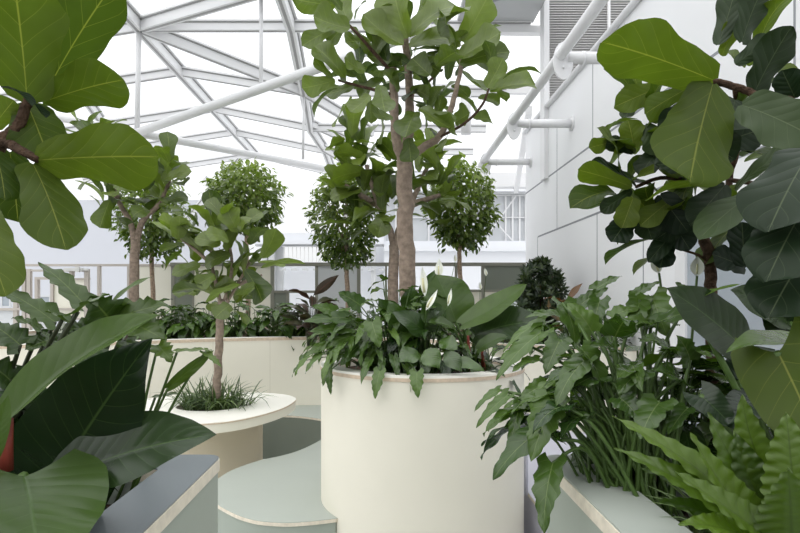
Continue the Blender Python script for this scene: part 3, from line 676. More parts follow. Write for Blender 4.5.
ficus(245, 197, 37, 35, 247, 240, 7.4, 'clipped round weeping fig right behind the small table fig', 800, 3)
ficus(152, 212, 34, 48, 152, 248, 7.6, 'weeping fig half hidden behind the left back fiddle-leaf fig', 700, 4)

# ================================================================ low planting in the long back planter
def clump(name, px, py, d, label, cat, n, r, H, L, hw, kind, mt, tint=(.2, .9), group=None, flowers=(), st='stem', **k):
    c = W(px, py, d); c[2] = Z2-.10
    t = thing(name, c, label, cat, group)
    fo = MB(); s = MB(); rosette(fo, s, c, n, r, r*.9, H, L, hw, kind, tint, **k)
    s.build('stems', M[st], t); fo.build('foliage', M[mt], t)
    for fx, fy, fd in flowers: spathe(t, c, W(fx, fy, fd), .09)
    return t
def spathe(t, base, P, L, lean=(0, 0, 1), wd_=.30, face=None):
    ax = nrm(np.array(lean)+rv(.08)); P = np.asarray(P)
    s = MB(); tube(s, [base, (np.asarray(base)+P)/2+np.array([0, 0, .05]), P], .004, .003, 6, smooth=4); st_ = s.build('flower_stalk', M['stem'], t)
    f = MB(); N = face if face is not None else nrm(CAMP-P)*.6+np.array([.5, 0, 0])
    leaf(f, P, P+ax*L, N, L*wd_, 'lance', arc=-.1, fold=.55, wave=.05, nu=10, nv=6); f.build('spathe', M['white_flower'], t)
    q = MB(); tube(q, [P+nrm(N)*.008+ax*L*.12, P+nrm(N)*.012+ax*L*.35, P+nrm(N)*.01+ax*L*.6], L*.05, L*.035, 7); q.build('spadix', M['spadix'], t)
backs = [(150, 'left end, beside the pale forked fig trunk'), (172, 'in front of the dark olive partition panel'), (192, 'just left of the table tree trunk'), (212, 'behind the table tree trunk'), (232, 'just right of the table tree trunk'), (252, 'below the cream partition panel edge'), (276, 'in front of the open partition bay'), (296, 'left beside the bronze croton'), (330, 'right beside the bronze croton')]
for i, (px, wh) in enumerate(backs):
    d = 6.3+.15*(i % 2)
    if i % 3 == 1: clump('leafy_plant', px, 337, d, 'bushy green plant in the back planter, '+wh, 'plant', 44, .24, .47, .17, .040, 'lobed', 'xan', (.4, 1), smin=.1, rst=.006)
    else: clump('peace_lily', px, 337, d, 'low peace lily in the back planter, '+wh, 'plant', 46, .22, .46, .22, .042, 'lance', 'lily', (.3, 1), smin=.1, rst=.005, flowers=((px+4, 304, d-.05),) if i == 7 else ())
for i, (px, wh) in enumerate(((365, 'behind the round planter left side'), (440, 'behind the round planter, below the round weeping fig'), (480, 'below the cream panel right of the round planter'), (520, 'left of the dark shrub'), (575, 'at the foot of the white wall'))):
    d = 6.5 if px < 500 else 5.3
    clump('peace_lily', px, 337, d, 'peace lily in the back planter, '+wh, 'plant', 40, .22, .46, .2, .045, 'lance', 'lily', smin=.1, rst=.005, flowers=((486, 276, 6.2), (480, 290, 6.2)) if px == 480 else ((455, 262, 6.4),) if px == 440 else ())
clump('croton', 312, 337, 6.05, 'bronze and dark red leaved croton in the long back planter', 'plant', 40, .12, .52, .30, .045, 'lance', 'croton', (.0, 1), droop=.45, smin=.05, st='stem_dark', rst=.006)
clump('bromeliad', 566, 330, 5.6, 'rust and bronze leaved plant beside the dark shrub', 'plant', 14, .10, .48, .22, .035, 'lance', 'rust', (.0, .6), droop=.2, smin=.05, st='stem_dark')
clump('leafy_plant', 611, 330, 4.95, 'dark spiky leaved plant below the white wall, right of the dark shrub', 'plant', 30, .10, .42, .2, .036, 'lance', 'lily', (.0, .5), droop=.5, smin=.05)
# dark shrub
t = thing('shrub', W(541, 345, 6.2), 'dark small-leaved shrub standing against the white wall corner', 'shrub')
s = MB(); fo = MB(); c0 = W(541, 335, 6.2)
for k in range(26):
    e = W(541+max(-16, min(16, rng.gauss(0, 10))), 296+max(-20, min(20, rng.gauss(0, 14))), 6.2+rng.gauss(0, .15)); tube(s, [c0, (c0+e)/2+rv(.03), e], .012, .005, 5, smooth=3)
for i in range(430):
    a = rng.random()*6.28; q = math.sqrt(rng.random()); e = W(541+23*q*math.cos(a), 297+36*q*math.sin(a), 6.2+rng.gauss(0, .16))
    ax = nrm(rv()+np.array([0, 0, .9])); a0 = nrm(np.cross(ax, [.3, .2, .8])); b0 = np.cross(ax, a0)
    for k in range(6):
        o = math.cos(k*1.05)*a0+math.sin(k*1.05)*b0; dd = nrm(o+ax*.7); leaf(fo, e, e+dd*.085, ax, .014, 'oval', arc=.05, fold=.1, wave=0, tint=rng.random()**2, nu=3, nv=2)
s.build('stems', M['bark_dark'], t); fo.build('foliage', M['shrub'], t)

# ================================================================ round planter planting
def soilz(p, z): p = np.array(p, float); p[2] = z; return p
SZ = PH-.055
# drooping lobed philodendron on its left side
c = np.array([pc[0]-.22, pc[1]-.22, SZ])
t = thing('lobed_philodendron', c, 'bushy lobed philodendron spilling over the left rim of the round planter', 'plant')
fo = MB(); s = MB()
rosette(fo, s, c, 60, .44, .27, .42, .14, .027, 'lobed', (.3, 1), az=(PI*.55, PI*1.62), smin=.25, rst=.004, droop=1.15, nu=20, nv=6, base=.1)
rosette(fo, s, c+np.array([.06, .05, 0]), 70, .30, .18, .52, .13, .027, 'lobed', (.3, 1), smin=.1, rst=.004, droop=.9, nu=20, nv=6, base=.08)
for bx, by, tx, ty, wp in ((380, 371, 375, 399, 13), (417, 372, 418, 398, 15), (329, 371, 331, 395, 8), (345, 318, 302, 322, 14), (350, 328, 308, 332, 14), (352, 335, 318, 352, 12), (346, 340, 327, 368, 18), (368, 332, 364, 352, 20), (360, 345, 340, 366, 16), (335, 312, 312, 306, 14), (325, 345, 303, 358, 9), (372, 322, 380, 348, 18), (360, 305, 338, 292, 18)):
    d = {371: 2.76, 372: 2.70}.get(by, 2.85+rng.random()*.2)
    if bx == 329: d = 2.93
    pxleaf(fo, bx, by, d, tx, ty, d-.05, wp*1.15, 'lobed', (1, .5, -.3), .3+.6*rng.random(), nu=22, nv=6, arc=.08)
    e = W(bx, by, d); tube(s, [c+np.array([.03*rng.gauss(0, 1), 0, 0]), (c+e)/2+np.array([0, 0, .10]), e], .004, .003, 5, smooth=5)
s.build('stems', M['stem'], t); fo.build('foliage', M['xan'], t)
# peace lilies in the middle
c = np.array([pc[0]+.0, pc[1]-.25, SZ])
t = thing('peace_lily', c, 'peace lily with white flowers in front of the thick trunk in the round planter', 'plant')
fo = MB(); s = MB()
rosette(fo, s, c+np.array([0, .06, 0]), 60, .24, .15, .42, .19, .036, 'lance', (.0, .7), smin=.1, rst=.004, droop=.95, nu=12, nv=6, base=.1, lo=.05)
for bx, by, tx, ty, wp, d in ((405, 335, 388, 300, 26, 3.0), (428, 335, 392, 312, 26, 2.95), (440, 330, 420, 300, 30, 3.0), (418, 352, 398, 362, 22, 2.8), (425, 350, 440, 368, 22, 2.78), (445, 352, 462, 372, 18, 2.8), (450, 360, 486, 372, 14, 2.8), (440, 340, 458, 350, 20, 2.85), (398, 318, 378, 298, 22, 3.1), (412, 312, 412, 285, 24, 3.3), (425, 306, 437, 268, 20, 3.4)):
    pxleaf(fo, bx, by, d, tx, ty, d-.06, wp, 'lance', (1, .5, rng.gauss(0, .3)), .2+.5*rng.random(), nu=14, nv=6, arc=.1)
s.build('stems', M['stem'], t); fo.build('foliage', M['lily'], t)
for (bx, by, tx, ty, d, wd_) in ((425, 296, 424, 266, 2.95, .13), (426, 310, 436, 288, 2.85, .12), (448, 306, 451, 288, 2.9, .12), (439, 278, 439, 258, 3.3, .22)):
    P = W(bx, by, d); T = W(tx, ty, d); spathe(t, c, P, np.linalg.norm(T-P), nrm(T-P), wd_, nrm(CAMP-P)+np.array([-.3, 0, 0]))
# big paddle philodendron on its right side
c = np.array([pc[0]+.27, pc[1]-.22, SZ])
t = thing('paddle_philodendron', c, 'philodendron with long paddle leaves and red sheaths at the right of the round planter', 'plant')
for (bx, by, bd, tx, ty, td, wp, face, ti, arc, kind) in ((456, 322, 3.15, 436, 274, 3.2, 46, (1, .2, .4), .75, .05, 'long'), (462, 324, 3.0, 527, 284, 2.9, 26, (.8, .6, -.5), .95, -.05, 'long'), (475, 336, 3.05, 545, 322, 2.95, 38, (1, .8, 0), .25, .1, 'long'), (455, 330, 2.9, 428, 322, 2.85, 18, (.6, 1, 0), .6, .1, 'long'), (478, 350, 2.9, 508, 336, 2.85, 16, (.8, .8, 0), .5, .1, 'long')):
    l = MB(); pxleaf(l, bx, by, bd, tx, ty, td, wp*1.1, kind, face, ti, nu=24, nv=10, arc=arc, fold=.22, wave=.06); lo_ = l.build('leaf', M['phil'], t)
    s = MB(); e = W(bx, by, bd); tube(s, [c, (c+e)/2+np.array([0, 0, .02]), e], .010, .006, 7, smooth=5); s.build('petiole', M['stem'], t)
for px, py in ((468, 336), (482, 350)):
    s = MB(); e = W(px, py, 2.95); b = c+np.array([(px-470)/F*3, 0, 0]); tube(s, [b, (b+e)/2, e], .014, .006, 7); s.build('sheath', M['stem_red'], t)
fo = MB(); s = MB(); rosette(fo, s, c+np.array([.02, .02, 0]), 26, .18, .18, .18, .15, .022, 'lance', (0, .4), smin=.2, droop=.7, base=.1); fo.build('lower_leaves', M['lily'], t); s.build('stems', M['stem'], t)

# ================================================================ left planter planting
SL = Z2-.09
t = thing('fiddle_leaf_fig', (-.86, 1.0, SL), 'near fiddle-leaf fig with huge leaves hanging in at the top left', 'tree')
tr_ = MB(); trunk(tr_, [(-.86, 1.0, SL), (-.85, .99, 1.45), (-.82, .97, 1.75), (-.78, .96, 1.9)], .024, .018, 10); tr_.build('trunk', M['bark_dark'], t)
q = MB(); trunk(q, [np.array([-.78, .96, 1.9]), W(-10, 150, .96), W(3, 139, .95), W(18, 126, .95), W(28, 99, .95)], .013, .008, 9, knob=.15); q.build('branch', M['bark_dark'], t)
q = MB(); trunk(q, [W(3, 141, .95), W(20, 150, .93), W(38, 160, .92)], .009, .006, 8, knob=.15); q.build('branch', M['bark_dark'], t)
q = MB(); trunk(q, [W(-10, 150, .96), W(-22, 190, .95), W(-18, 210, .93)], .008, .006, 8); q.build('branch', M['bark_dark'], t)
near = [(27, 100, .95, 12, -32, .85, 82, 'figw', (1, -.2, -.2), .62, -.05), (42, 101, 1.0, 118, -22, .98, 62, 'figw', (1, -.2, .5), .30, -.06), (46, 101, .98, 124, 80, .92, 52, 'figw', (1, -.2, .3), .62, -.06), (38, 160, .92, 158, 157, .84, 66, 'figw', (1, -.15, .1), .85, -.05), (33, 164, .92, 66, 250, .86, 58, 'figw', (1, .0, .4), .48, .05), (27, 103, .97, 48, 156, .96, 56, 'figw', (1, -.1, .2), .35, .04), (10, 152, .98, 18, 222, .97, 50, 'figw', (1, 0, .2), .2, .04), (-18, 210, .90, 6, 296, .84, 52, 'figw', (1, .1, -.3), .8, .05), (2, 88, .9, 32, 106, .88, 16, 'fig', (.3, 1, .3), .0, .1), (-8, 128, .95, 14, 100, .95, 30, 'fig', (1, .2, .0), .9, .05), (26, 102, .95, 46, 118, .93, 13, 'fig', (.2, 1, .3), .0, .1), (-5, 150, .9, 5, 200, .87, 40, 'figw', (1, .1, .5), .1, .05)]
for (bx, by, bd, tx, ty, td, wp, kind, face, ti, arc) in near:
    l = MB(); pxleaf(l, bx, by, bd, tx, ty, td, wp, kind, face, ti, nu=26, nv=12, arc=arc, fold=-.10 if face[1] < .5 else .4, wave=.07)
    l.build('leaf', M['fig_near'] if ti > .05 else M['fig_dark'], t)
# dark broad philodendron
c = np.array([-.72, 1.02, SL])
t = thing('broad_leaf_philodendron', c, 'dark glossy philodendron with huge broad leaves over the rim with a dark reflection in its colour', 'plant')
big = [(0, 430, .95, 163, 314, .98, 54, 'long', (.85, .7, -.5), .95, .05, .55, -.035), (58, 476, 1.12, 152, 338, 1.02, 128, 'heart', (1, .25, -.2), .06, .03, .10, 0), (54, 482, 1.06, 216, 434, 1.0, 84, 'long', (.85, .65, .1), .20, .06, .2, 0), (24, 476, .92, 40, 590, .74, 158, 'heart', (.6, 1, .3), .62, .06, .08, 0), (-16, 470, .85, 8, 395, .84, 20, 'long', (1, .2, .4), .95, .05, .2, 0)]
for (bx, by, bd, tx, ty, td, wp, kind, face, ti, arc, fold, side) in big:
    l = MB(); pxleaf(l, bx, by, bd, tx, ty, td, wp, kind, face, ti, nu=30, nv=14, arc=arc, fold=fold, wave=.05, side=side); l.build('leaf', M['phil'], t)
    e = W(bx, by, bd); s = MB(); tube(s, [c+rv(.02)*np.array([1, 1, 0]), (c+e)/2+np.array([0, 0, .05]), e], .012, .008, 8, smooth=6); s.build('petiole', M['stem'], t)
s = MB(); tube(s, [W(6, 470, .95), W(8, 445, .95), W(11, 418, .95)], .012, .004, 8); s.build('sheath', M['stem_red'], t)
# lobed (split-leaf) philodendrons behind it
def split_plant(c, label, leaves, mt='split', st='stem_dark', sr=.006):
    c = np.array(c, float); t = thing('split_leaf_philodendron', c, label, 'plant')
    for (bx, by, bd, tx, ty, td, wp, face, ti, arc, kind) in leaves:
        l = MB(); pxleaf(l, bx, by, bd, tx, ty, td, wp*(1.25 if kind == 'split' else 1), kind, face, ti*.8, nu=30, nv=8, arc=arc, fold=.18, wave=.14); l.build('leaf', M[mt], t)
        e = W(bx, by, bd); s = MB(); tube(s, [c+rv(.015)*np.array([1, 1, 0]), (c+e)/2+np.array([0, 0, .03]), e], sr, sr*.75, 6, smooth=5); s.build('petiole', M[st], t)
split_plant((-.95, 1.3, SL), 'split-leaf philodendron with dark stalks at the left edge behind the broad leaves', [
    (82, 302, 1.35, 38, 263, 1.4, 24, (1, .5, .5), .35, .05, 'split'), (55, 322, 1.3, 2, 290, 1.3, 26, (.8, .7, .3), .4, .05, 'split'), (78, 312, 1.25, 110, 295, 1.2, 22, (.6, 1, 0), .6, .06, 'split'), (40, 330, 1.25, 12, 318, 1.2, 20, (.6, 1, 0), .4, .06, 'split'), (62, 320, 1.2, 45, 312, 1.15, 16, (.5, 1, 0), .6, .06, 'split'), (20, 345, 1.2, -12, 322, 1.2, 30, (.8, .7, 0), .2, .06, 'split'), (50, 340, 1.25, 25, 350, 1.2, 22, (.7, .8, 0), .3, .06, 'split'), (10, 380, 1.2, -20, 360, 1.15, 34, (.8, .7, 0), .1, .06, 'split'), (30, 375, 1.25, 8, 395, 1.2, 30, (.8, .7, 0), .1, .05, 'split'), (20, 410, 1.25, 40, 360, 1.3, 34, (.8, .7, 0), .05, .05, 'split')])
t = thing('leafy_plant', (-1.05, 1.25, SL), 'dense dark foliage mass at the left edge below the split leaves', 'plant'); fo = MB(); s = MB()
rosette(fo, s, (-1.0, 1.22, SL), 70, .28, .14, .34, .17, .045, 'lobed', (0, .35), smin=.1, rst=.005, droop=.8, nu=14, nv=6, base=.12); s.build('stems', M['stem_dark'], t); fo.build('foliage', M['phil'], t)
split_plant((-.78, 1.36, SL), 'split-leaf philodendron with wide jagged leaves behind the curling light leaf', [
    (112, 322, 1.4, 90, 296, 1.35, 44, (1, .4, -.3), .2, .05, 'split'), (118, 318, 1.4, 168, 304, 1.38, 30, (.9, .6, .2), .45, .05, 'split'), (128, 322, 1.4, 165, 340, 1.35, 34, (1, .5, 0), .5, .05, 'split'), (100, 330, 1.4, 60, 330, 1.35, 30, (.8, .8, 0), .25, .06, 'split'), (115, 300, 1.4, 155, 276, 1.45, 8, (.4, 1, 0), .6, .08, 'long'), (95, 345, 1.35, 60, 365, 1.3, 40, (.9, .5, 0), .1, .06, 'split'), (125, 340, 1.4, 140, 372, 1.35, 22, (.5, .8, .2), .35, .06, 'split'), (70, 360, 1.35, 40, 330, 1.35, 30, (.9, .5, 0), .1, .06, 'split')])
split_plant((-.63, 1.38, SL), 'young split-leaf philodendron on long green stalks leaning towards the table', [
    (177, 352, 1.35, 212, 350, 1.32, 9, (.5, 1, 0), .95, .03, 'split'), (168, 388, 1.35, 214, 350, 1.33, 12, (.7, .5, .6), .75, .05, 'long'), (155, 398, 1.38, 185, 394, 1.36, 9, (.3, 1, 0), .5, .05, 'split'), (158, 345, 1.38, 172, 362, 1.36, 20, (.9, .6, 0), .85, .05, 'split'), (205, 352, 1.33, 222, 368, 1.30, 8, (1, .3, .4), .9, .05, 'split')], st='stem', sr=.0042)
t = thing('peace_lily', (-.98, 1.42, SL), 'white peace lily bloom low between the dark stalks at the left edge', 'flower')
c = np.array([-.98, 1.42, SL])
for (bx, by, tx, ty) in ((70, 348, 58, 322), (72, 348, 84, 325)):
    P = W(bx, by, 1.42); T = W(tx, ty, 1.42); spathe(t, c, P, np.linalg.norm(T-P), nrm(T-P), .36, nrm(CAMP-P))

# ================================================================ right planter planting
# big fig reaching over from the wall side
t = thing('fiddle_leaf_fig', W(712, 300, 1.95)*np.array([1, 1, 0])+np.array([0, 0, SL]), 'fiddle-leaf fig with dark forked trunk against the white wall at the right', 'tree')
D = 1.95 if 0 else 1.45
t.location = (W(712, 300, D)[0], D, SL)
m = MB(); trunk(m, [np.array([W(712, 0, D)[0], D, SL]), W(712, 330, D), W(711, 285, D), W(709, 255, D), W(703, 238, D)], .016, .014, 10); m.build('trunk', M['bark_dark'], t)
for b, r0, r1 in (([(705, 243, D), (695, 225, D-.03), (688, 190, D-.06), (692, 150, D-.1), (700, 110, D-.15)], .011, .007), ([(711, 258, D), (720, 235, D+.02), (726, 205, D+.05), (730, 175, D+.05), (742, 130, D), (735, 90, D-.1)], .011, .007), ([(708, 262, D), (698, 255, D), (683, 250, D)], .004, .003), ([(790, 100, 1.2), (768, 100, 1.2), (745, 90, 1.22), (722, 83, 1.22), (712, 82, 1.22)], .009, .007), ([(730, 180, D), (765, 186, D-.1), (775, 195, D-.15)], .006, .005), ([(690, 180, D-.06), (660, 178, D-.08), (636, 187, D-.1)], .006, .004), ([(735, 120, D), (775, 100, D-.15), (790, 100, 1.2)], .009, .008)):
    q = MB(); trunk(q, pts(b), r0, r1, 8, knob=.12); q.build('branch', M['bark_dark'], t)
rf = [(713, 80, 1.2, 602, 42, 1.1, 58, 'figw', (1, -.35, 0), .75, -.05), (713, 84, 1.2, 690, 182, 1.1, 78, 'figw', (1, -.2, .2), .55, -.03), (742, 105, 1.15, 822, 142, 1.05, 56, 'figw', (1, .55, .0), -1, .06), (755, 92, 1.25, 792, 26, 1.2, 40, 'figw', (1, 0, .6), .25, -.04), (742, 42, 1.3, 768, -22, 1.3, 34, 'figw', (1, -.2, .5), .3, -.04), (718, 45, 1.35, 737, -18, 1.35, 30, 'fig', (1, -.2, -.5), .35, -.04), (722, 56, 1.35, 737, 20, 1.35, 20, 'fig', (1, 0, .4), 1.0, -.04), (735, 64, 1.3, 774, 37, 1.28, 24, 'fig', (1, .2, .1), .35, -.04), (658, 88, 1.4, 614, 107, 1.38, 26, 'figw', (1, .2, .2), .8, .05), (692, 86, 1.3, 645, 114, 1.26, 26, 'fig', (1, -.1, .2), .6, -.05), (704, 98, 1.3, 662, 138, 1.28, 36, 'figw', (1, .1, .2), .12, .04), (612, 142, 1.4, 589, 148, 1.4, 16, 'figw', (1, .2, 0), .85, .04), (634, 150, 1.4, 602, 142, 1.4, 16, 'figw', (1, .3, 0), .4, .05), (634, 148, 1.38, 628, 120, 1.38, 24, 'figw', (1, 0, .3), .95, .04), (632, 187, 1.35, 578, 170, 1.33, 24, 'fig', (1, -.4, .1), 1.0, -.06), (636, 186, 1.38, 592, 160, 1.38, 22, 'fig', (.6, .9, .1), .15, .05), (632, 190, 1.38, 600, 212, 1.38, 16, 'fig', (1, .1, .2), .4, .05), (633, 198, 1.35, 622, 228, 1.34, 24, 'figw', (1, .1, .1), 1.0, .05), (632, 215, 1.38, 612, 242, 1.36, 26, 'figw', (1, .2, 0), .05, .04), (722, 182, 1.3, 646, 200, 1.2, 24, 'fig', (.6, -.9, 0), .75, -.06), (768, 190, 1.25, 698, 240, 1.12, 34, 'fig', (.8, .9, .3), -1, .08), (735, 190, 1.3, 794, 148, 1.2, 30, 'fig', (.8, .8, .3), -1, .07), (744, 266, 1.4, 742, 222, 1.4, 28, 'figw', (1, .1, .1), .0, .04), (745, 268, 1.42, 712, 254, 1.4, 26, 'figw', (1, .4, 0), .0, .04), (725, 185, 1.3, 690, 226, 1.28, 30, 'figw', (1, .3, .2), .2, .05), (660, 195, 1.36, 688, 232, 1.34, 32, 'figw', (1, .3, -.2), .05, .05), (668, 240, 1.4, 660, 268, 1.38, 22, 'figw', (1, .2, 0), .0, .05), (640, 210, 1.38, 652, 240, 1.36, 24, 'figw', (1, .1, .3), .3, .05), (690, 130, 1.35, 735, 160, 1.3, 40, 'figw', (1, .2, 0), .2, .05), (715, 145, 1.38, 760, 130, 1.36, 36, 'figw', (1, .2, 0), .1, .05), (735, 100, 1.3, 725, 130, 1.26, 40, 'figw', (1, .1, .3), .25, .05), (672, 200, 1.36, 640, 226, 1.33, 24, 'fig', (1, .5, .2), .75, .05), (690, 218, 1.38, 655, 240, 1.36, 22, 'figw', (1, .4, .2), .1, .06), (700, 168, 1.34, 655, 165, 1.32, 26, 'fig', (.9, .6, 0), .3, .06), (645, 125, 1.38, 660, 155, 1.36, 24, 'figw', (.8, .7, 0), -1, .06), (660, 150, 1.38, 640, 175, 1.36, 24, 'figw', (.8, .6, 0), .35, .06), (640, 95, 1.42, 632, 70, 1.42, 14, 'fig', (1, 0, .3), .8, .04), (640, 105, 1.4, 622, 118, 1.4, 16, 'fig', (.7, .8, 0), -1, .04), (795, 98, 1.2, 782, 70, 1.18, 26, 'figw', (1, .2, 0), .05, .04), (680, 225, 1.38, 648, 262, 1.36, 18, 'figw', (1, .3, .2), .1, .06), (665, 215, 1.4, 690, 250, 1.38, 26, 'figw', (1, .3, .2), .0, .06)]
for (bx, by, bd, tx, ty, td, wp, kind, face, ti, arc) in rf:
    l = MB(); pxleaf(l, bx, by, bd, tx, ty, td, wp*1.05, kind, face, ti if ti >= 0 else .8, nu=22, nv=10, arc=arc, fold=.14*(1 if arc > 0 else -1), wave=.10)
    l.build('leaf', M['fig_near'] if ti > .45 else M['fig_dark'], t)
fo = MB()
for e in ((640, 100, 1.42), (650, 128, 1.42), (636, 150, 1.42), (622, 182, 1.4), (640, 205, 1.4), (655, 225, 1.4), (672, 240, 1.42), (690, 160, 1.4), (670, 185, 1.4), (735, 205, 1.42), (690, 205, 1.4), (750, 60, 1.4), (740, 150, 1.42), (720, 120, 1.42)):
    whorl(fo, None, W(*e), np.array([rng.gauss(-.4, .3), rng.gauss(-.3, .3), .5]), 4, .115, .036, tint=(0, .8), nu=12, nv=6)
fo.build('foliage', M['fig_near'], t)
# dark leathery leaves near the right edge
t = thing('fiddle_leaf_fig', (.98, .95, SL), 'near fig with overlapping large dark leathery leaves at the right edge', 'tree')
m = MB(); trunk(m, [(.98, .95, SL), (.97, .95, 1.5), (.95, .96, 1.85), W(812, 150, .95)], .018, .010, 9); m.build('trunk', M['bark_dark'], t)
for (bx, by, bd, tx, ty, td, wp, ti, face) in ((812, 150, .95, 768, 232, .88, 74, .1, (1, -.35, -.4)), (812, 195, .93, 766, 282, .88, 66, .1, (1, -.35, -.4)), (815, 240, .95, 768, 318, .90, 66, .1, (1, -.3, -.4)), (806, 156, 1.0, 828, 240, .95, 60, .2, (1, .2, .2))):
    l = MB(); pxleaf(l, bx, by, bd, tx, ty, td, wp, 'figw', face, ti, nu=24, nv=12, arc=.06, fold=.10, wave=.10); l.build('leaf', M['fig_dark'], t)
# broad philodendron under it
c = np.array([.82, 1.05, SL])
t = thing('broad_leaf_philodendron', c, 'philodendron with broad backlit leaf and long dark leaf at the right edge', 'plant')
for (bx, by, bd, tx, ty, td, wp, kind, face, ti, arc, mt) in ((778, 352, .92, 830, 470, .80, 92, 'heart', (1, -.3, -.2), .5, -.04, 'fig_near'), (800, 345, .98, 726, 352, .93, 44, 'heart', (.6, 1, -.2), .95, .10, 'phil'), (745, 350, 1.15, 666, 288, 1.12, 54, 'long', (1, .5, .2), .22, .05, 'phil'), (790, 320, 1.2, 730, 290, 1.18, 40, 'long', (1, .6, 0), .3, .05, 'phil'), (690, 302, 1.15, 742, 284, 1.1, 14, 'lobed', (.4, 1, 0), .95, .06, 'xan'), (760, 395, 1.1, 728, 425, 1.05, 40, 'long', (.8, .7, 0), .05, .06, 'phil'), (790, 330, 1.2, 770, 300, 1.2, 40, 'long', (1, .5, 0), .1, .06, 'phil'), (700, 395, 1.1, 735, 430, 1.05, 34, 'heart', (.8, .8, 0), .1, .06, 'phil'), (740, 380, 1.15, 775, 350, 1.15, 50, 'long', (.9, .6, 0), .05, .06, 'phil')):
    l = MB(); pxleaf(l, bx, by, bd, tx, ty, td, wp, kind, face, ti, nu=26, nv=12, arc=arc, fold=.14, wave=.06); l.build('leaf', M[mt], t)
    e = W(bx, by, bd); s = MB(); tube(s, [c+rv(.02)*np.array([1, 1, 0]), (c+e)/2+np.array([0, 0, .02]), e], .008, .006, 7, smooth=5); s.build('petiole', M['stem'], t)
# large lobed philodendron (fan of green stalks)
c = np.array([W(640, 0, 1.25)[0], 1.25, SL])
t = thing('lobed_philodendron', c, 'large lobed philodendron fanning bright stalks over the sage planter corner', 'plant')
def clear_rim(p):
    x = CX+F*p[0]/p[1]; y = HY-F*(p[2]-EYE)/p[1]
    return p[2] > Z2+.03 and not (y > 425 and x > 560)
fo = MB(); s = MB()
xh = [(562,303,1.45,575,348,1.4,30,.55),(592,332,1.4,567,303,1.42,26,.95),(580,348,1.3,602,393,1.26,32,.55),(560,340,1.4,545,374,1.36,24,.45),(542,332,1.45,496,380,1.36,22,.7),(545,322,1.5,503,352,1.42,14,.8),(552,400,1.25,531,462,1.18,34,.7),(553,463,1.2,544,533,1.13,32,.5),(520,405,1.3,508,455,1.27,13,.45),(508,395,1.33,476,428,1.3,13,.7),(500,390,1.36,474,412,1.34,10,.6),(660,402,1.15,640,440,1.1,34,.45),(688,408,1.15,668,436,1.1,22,.3),(640,300,1.4,632,338,1.36,22,.6),(652,296,1.4,668,338,1.34,30,.75),(648,322,1.35,602,330,1.3,22,.8),(600,300,1.45,592,335,1.42,20,.4),(618,350,1.3,590,345,1.28,24,.4),(645,370,1.22,618,394,1.18,32,.4),(600,375,1.28,572,388,1.25,28,.3),(575,375,1.3,556,395,1.27,26,.35),(545,385,1.33,520,400,1.3,18,.65),(565,425,1.25,590,415,1.22,24,.3),(560,440,1.22,538,432,1.2,20,.2),(680,380,1.2,655,372,1.18,34,.35),(690,360,1.2,676,335,1.2,26,.4),(668,350,1.25,640,340,1.22,28,.5),(612,318,1.4,640,308,1.38,20,.85),(560,316,1.5,525,318,1.46,14,.6),(595,290,1.6,622,276,1.6,14,.5),(580,305,1.55,608,288,1.55,16,.4),(635,295,1.5,660,282,1.5,14,.6),(690,300,1.35,676,282,1.35,16,.5),(528,345,1.45,500,360,1.4,14,.8),(620,398,1.2,640,420,1.16,26,.3),(540,360,1.4,512,372,1.36,16,.7)]
for (bx, by, bd, tx, ty, td, wp, ti) in xh:
    pxleaf(fo, bx, by, bd, tx, ty, td, wp*1.15, 'lobed', (.75, .9, rng.gauss(0, .4)), ti, nu=26, nv=8, arc=.05+.08*rng.random(), fold=.12+.15*rng.random(), wave=.12)
    e = W(bx, by, bd); b = c+np.array([rng.gauss(0, .035), rng.gauss(0, .04), 0]); tube(s, [b, b+(e-b)*.55+np.array([0, 0, .05+.05*rng.random()]), e], .0055, .0035, 6, smooth=6)
rosette(fo, s, c+np.array([0, .05, 0]), 80, .30, .24, .38, .14, .033, 'lobed', (.0, .7), ok=clear_rim, smin=.1, rst=.004, droop=.9, nu=20, nv=6, base=.1)
rosette(fo, s, c+np.array([.03, .10, 0]), 60, .24, .16, .44, .14, .033, 'lobed', (.2, 1), ok=clear_rim, smin=.05, rst=.004, droop=.75, nu=20, nv=6, base=.1, lo=.35)
for k in range(30):
    b = c+np.array([rng.gauss(0, .05), rng.gauss(0, .03), 0]); e = W(570+rng.random()*90, 385+rng.random()*40, 1.25+.15*rng.random()); tube(s, [b, b+(e-b)*.5+np.array([0, 0, .06]), e], .0045, .003, 5, smooth=5)
s.build('stems', M['stem'], t); fo.build('foliage', M['xan'], t)
# second one behind, nearer the wall
c = np.array([1.15, 1.95, SL]); c[1] = 1.42
t = thing('lobed_philodendron', c, 'lobed philodendron with paler leaves behind the fig trunk by the wall', 'plant')
fo = MB(); s = MB(); rosette(fo, s, c, 80, .46, .14, .36, .15, .034, 'lobed', (.1, .9), smin=.1, rst=.004, droop=.8, nu=20, nv=6, base=.1); s.build('stems', M['stem'], t); fo.build('foliage', M['xan'], t)
t = thing('peace_lily', (.78, 1.46, SL), 'peace lily with closed white buds in front of the wall window', 'plant')
c = np.array([.78, 1.46, SL]); fo = MB(); s = MB(); rosette(fo, s, c, 54, .22, .10, .36, .16, .034, 'lance', (.1, .7), smin=.1, rst=.0035, droop=.9); s.build('stems', M['stem'], t); fo.build('foliage', M['lily'], t)
for (bx, by, tx, ty, w_) in ((697, 276, 696, 256, .32), (659, 273, 658, 254, .28), (548, 277, 549, 262, .2)):
    if bx < 600: continue
    P = W(bx, by, 1.46); T = W(tx, ty, 1.46); spathe(t, c, P, np.linalg.norm(T-P), nrm(T-P), w_, nrm(CAMP-P))
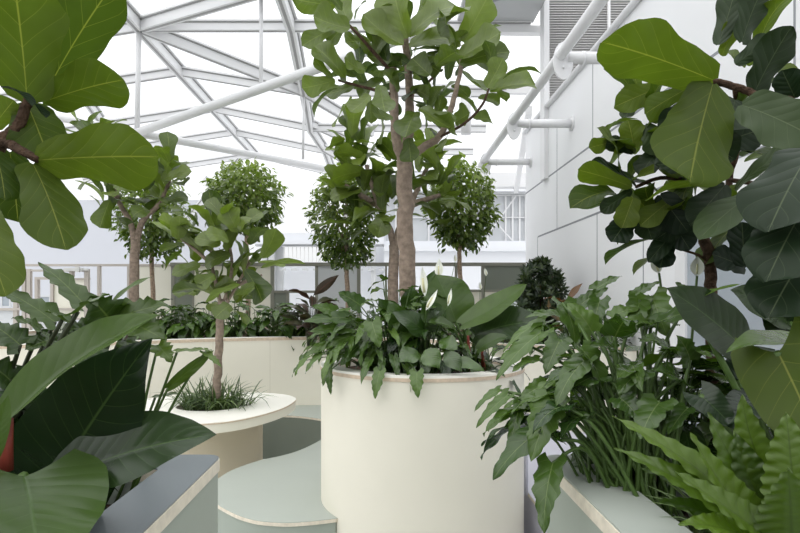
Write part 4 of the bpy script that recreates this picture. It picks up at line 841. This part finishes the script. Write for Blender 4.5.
# bird's-nest fern
c = np.array([W(785, 0, .80)[0], .80, SL+.02])
t = thing('birds_nest_fern', c, 'bright green crinkled fern with long wavy fronds at the lower right', 'fern')
def frond(P, w, ti, face=(1, .6, 0), side=0.0, arc=.1):
    l = MB(); B, T = P[0], P[-1]
    Bw = W(*B); Tw = W(*T); Cc = (Bw+Tw)/2
    N = nrm(CAMP-Cc)*face[0]+np.array([0, 0, 1.0])*face[1]+np.array([1., 0, 0])*face[2]
    leaf(l, Bw, Tw, N, w/F*(B[2]+T[2])/4, 'strap', arc=arc, fold=.30, wave=.08, tint=ti, nu=64, nv=8, side=side); l.build('frond', M['fern'], t)
for P, w, ti, face, side, arc in (([(785, 560, .80), (612, 416, .84)], 30, .85, (.8, .8, .3), -.04, .12), ([(785, 565, .78), (614, 448, .82)], 30, .6, (.8, .8, .2), -.03, .12), ([(785, 545, .82), (690, 432, .78)], 36, .9, (.9, .5, .2), -.14, .06), ([(785, 555, .78), (672, 470, .74)], 36, .75, (.9, .7, .2), -.12, .12), ([(795, 520, .84), (742, 394, .86)], 32, .8, (1, .3, -.4), -.06, .05), ([(796, 545, .76), (786, 412, .78)], 44, .85, (1, .2, .2), 0, .04), ([(792, 565, .74), (788, 468, .70)], 54, .6, (1, .3, .1), 0, .05), ([(790, 575, .74), (678, 524, .70)], 36, .9, (.7, 1, .1), .04, .10), ([(785, 545, .84), (708, 412, .88)], 30, .5, (1, .4, .2), -.05, .06), ([(800, 530, .78), (825, 420, .8)], 40, .6, (1, .2, 0), 0, .05), ([(785, 550, .80), (640, 468, .82)], 32, .3, (.8, .8, .2), -.02, .12), ([(780, 545, .84), (735, 432, .86)], 36, .3, (1, .3, .2), -.04, .05), ([(780, 560, .80), (655, 500, .80)], 28, .2, (.8, .8, .2), 0, .12)):
    frond(P, w*1.35, ti, face, side, arc)
# grassy groundcover in front of the fern
gr = MB()
for k in range(60):
    px = 628+rng.random()*95; y = .86+.32*rng.random(); x = (px-CX)/F*y
    if x < .60: continue
    tuft(gr, (x, y, SL), 7, .10, .0045, .8, (.1, .9), rad=.03)
tag(gr.build('mondo_grass', M['grass'], None, (.6, 1.0, SL)), 'short grassy groundcover between the sage rim and the crinkled fern', 'grass')
gr = MB()
for k in range(16):
    px = 655+rng.random()*60; d = .98+.1*rng.random(); p = W(px, 395+rng.random()*40, d); p[0] = max(p[0], .66); tuft(gr, (p[0], p[1], SL+.02), 7, .20, .0045, .6, (.4, 1), rad=.03)
tag(gr.build('spider_plant', M['grass'], None, (.7, 1.0, SL)), 'thin pale grassy leaves rising behind the crinkled fern', 'grass')
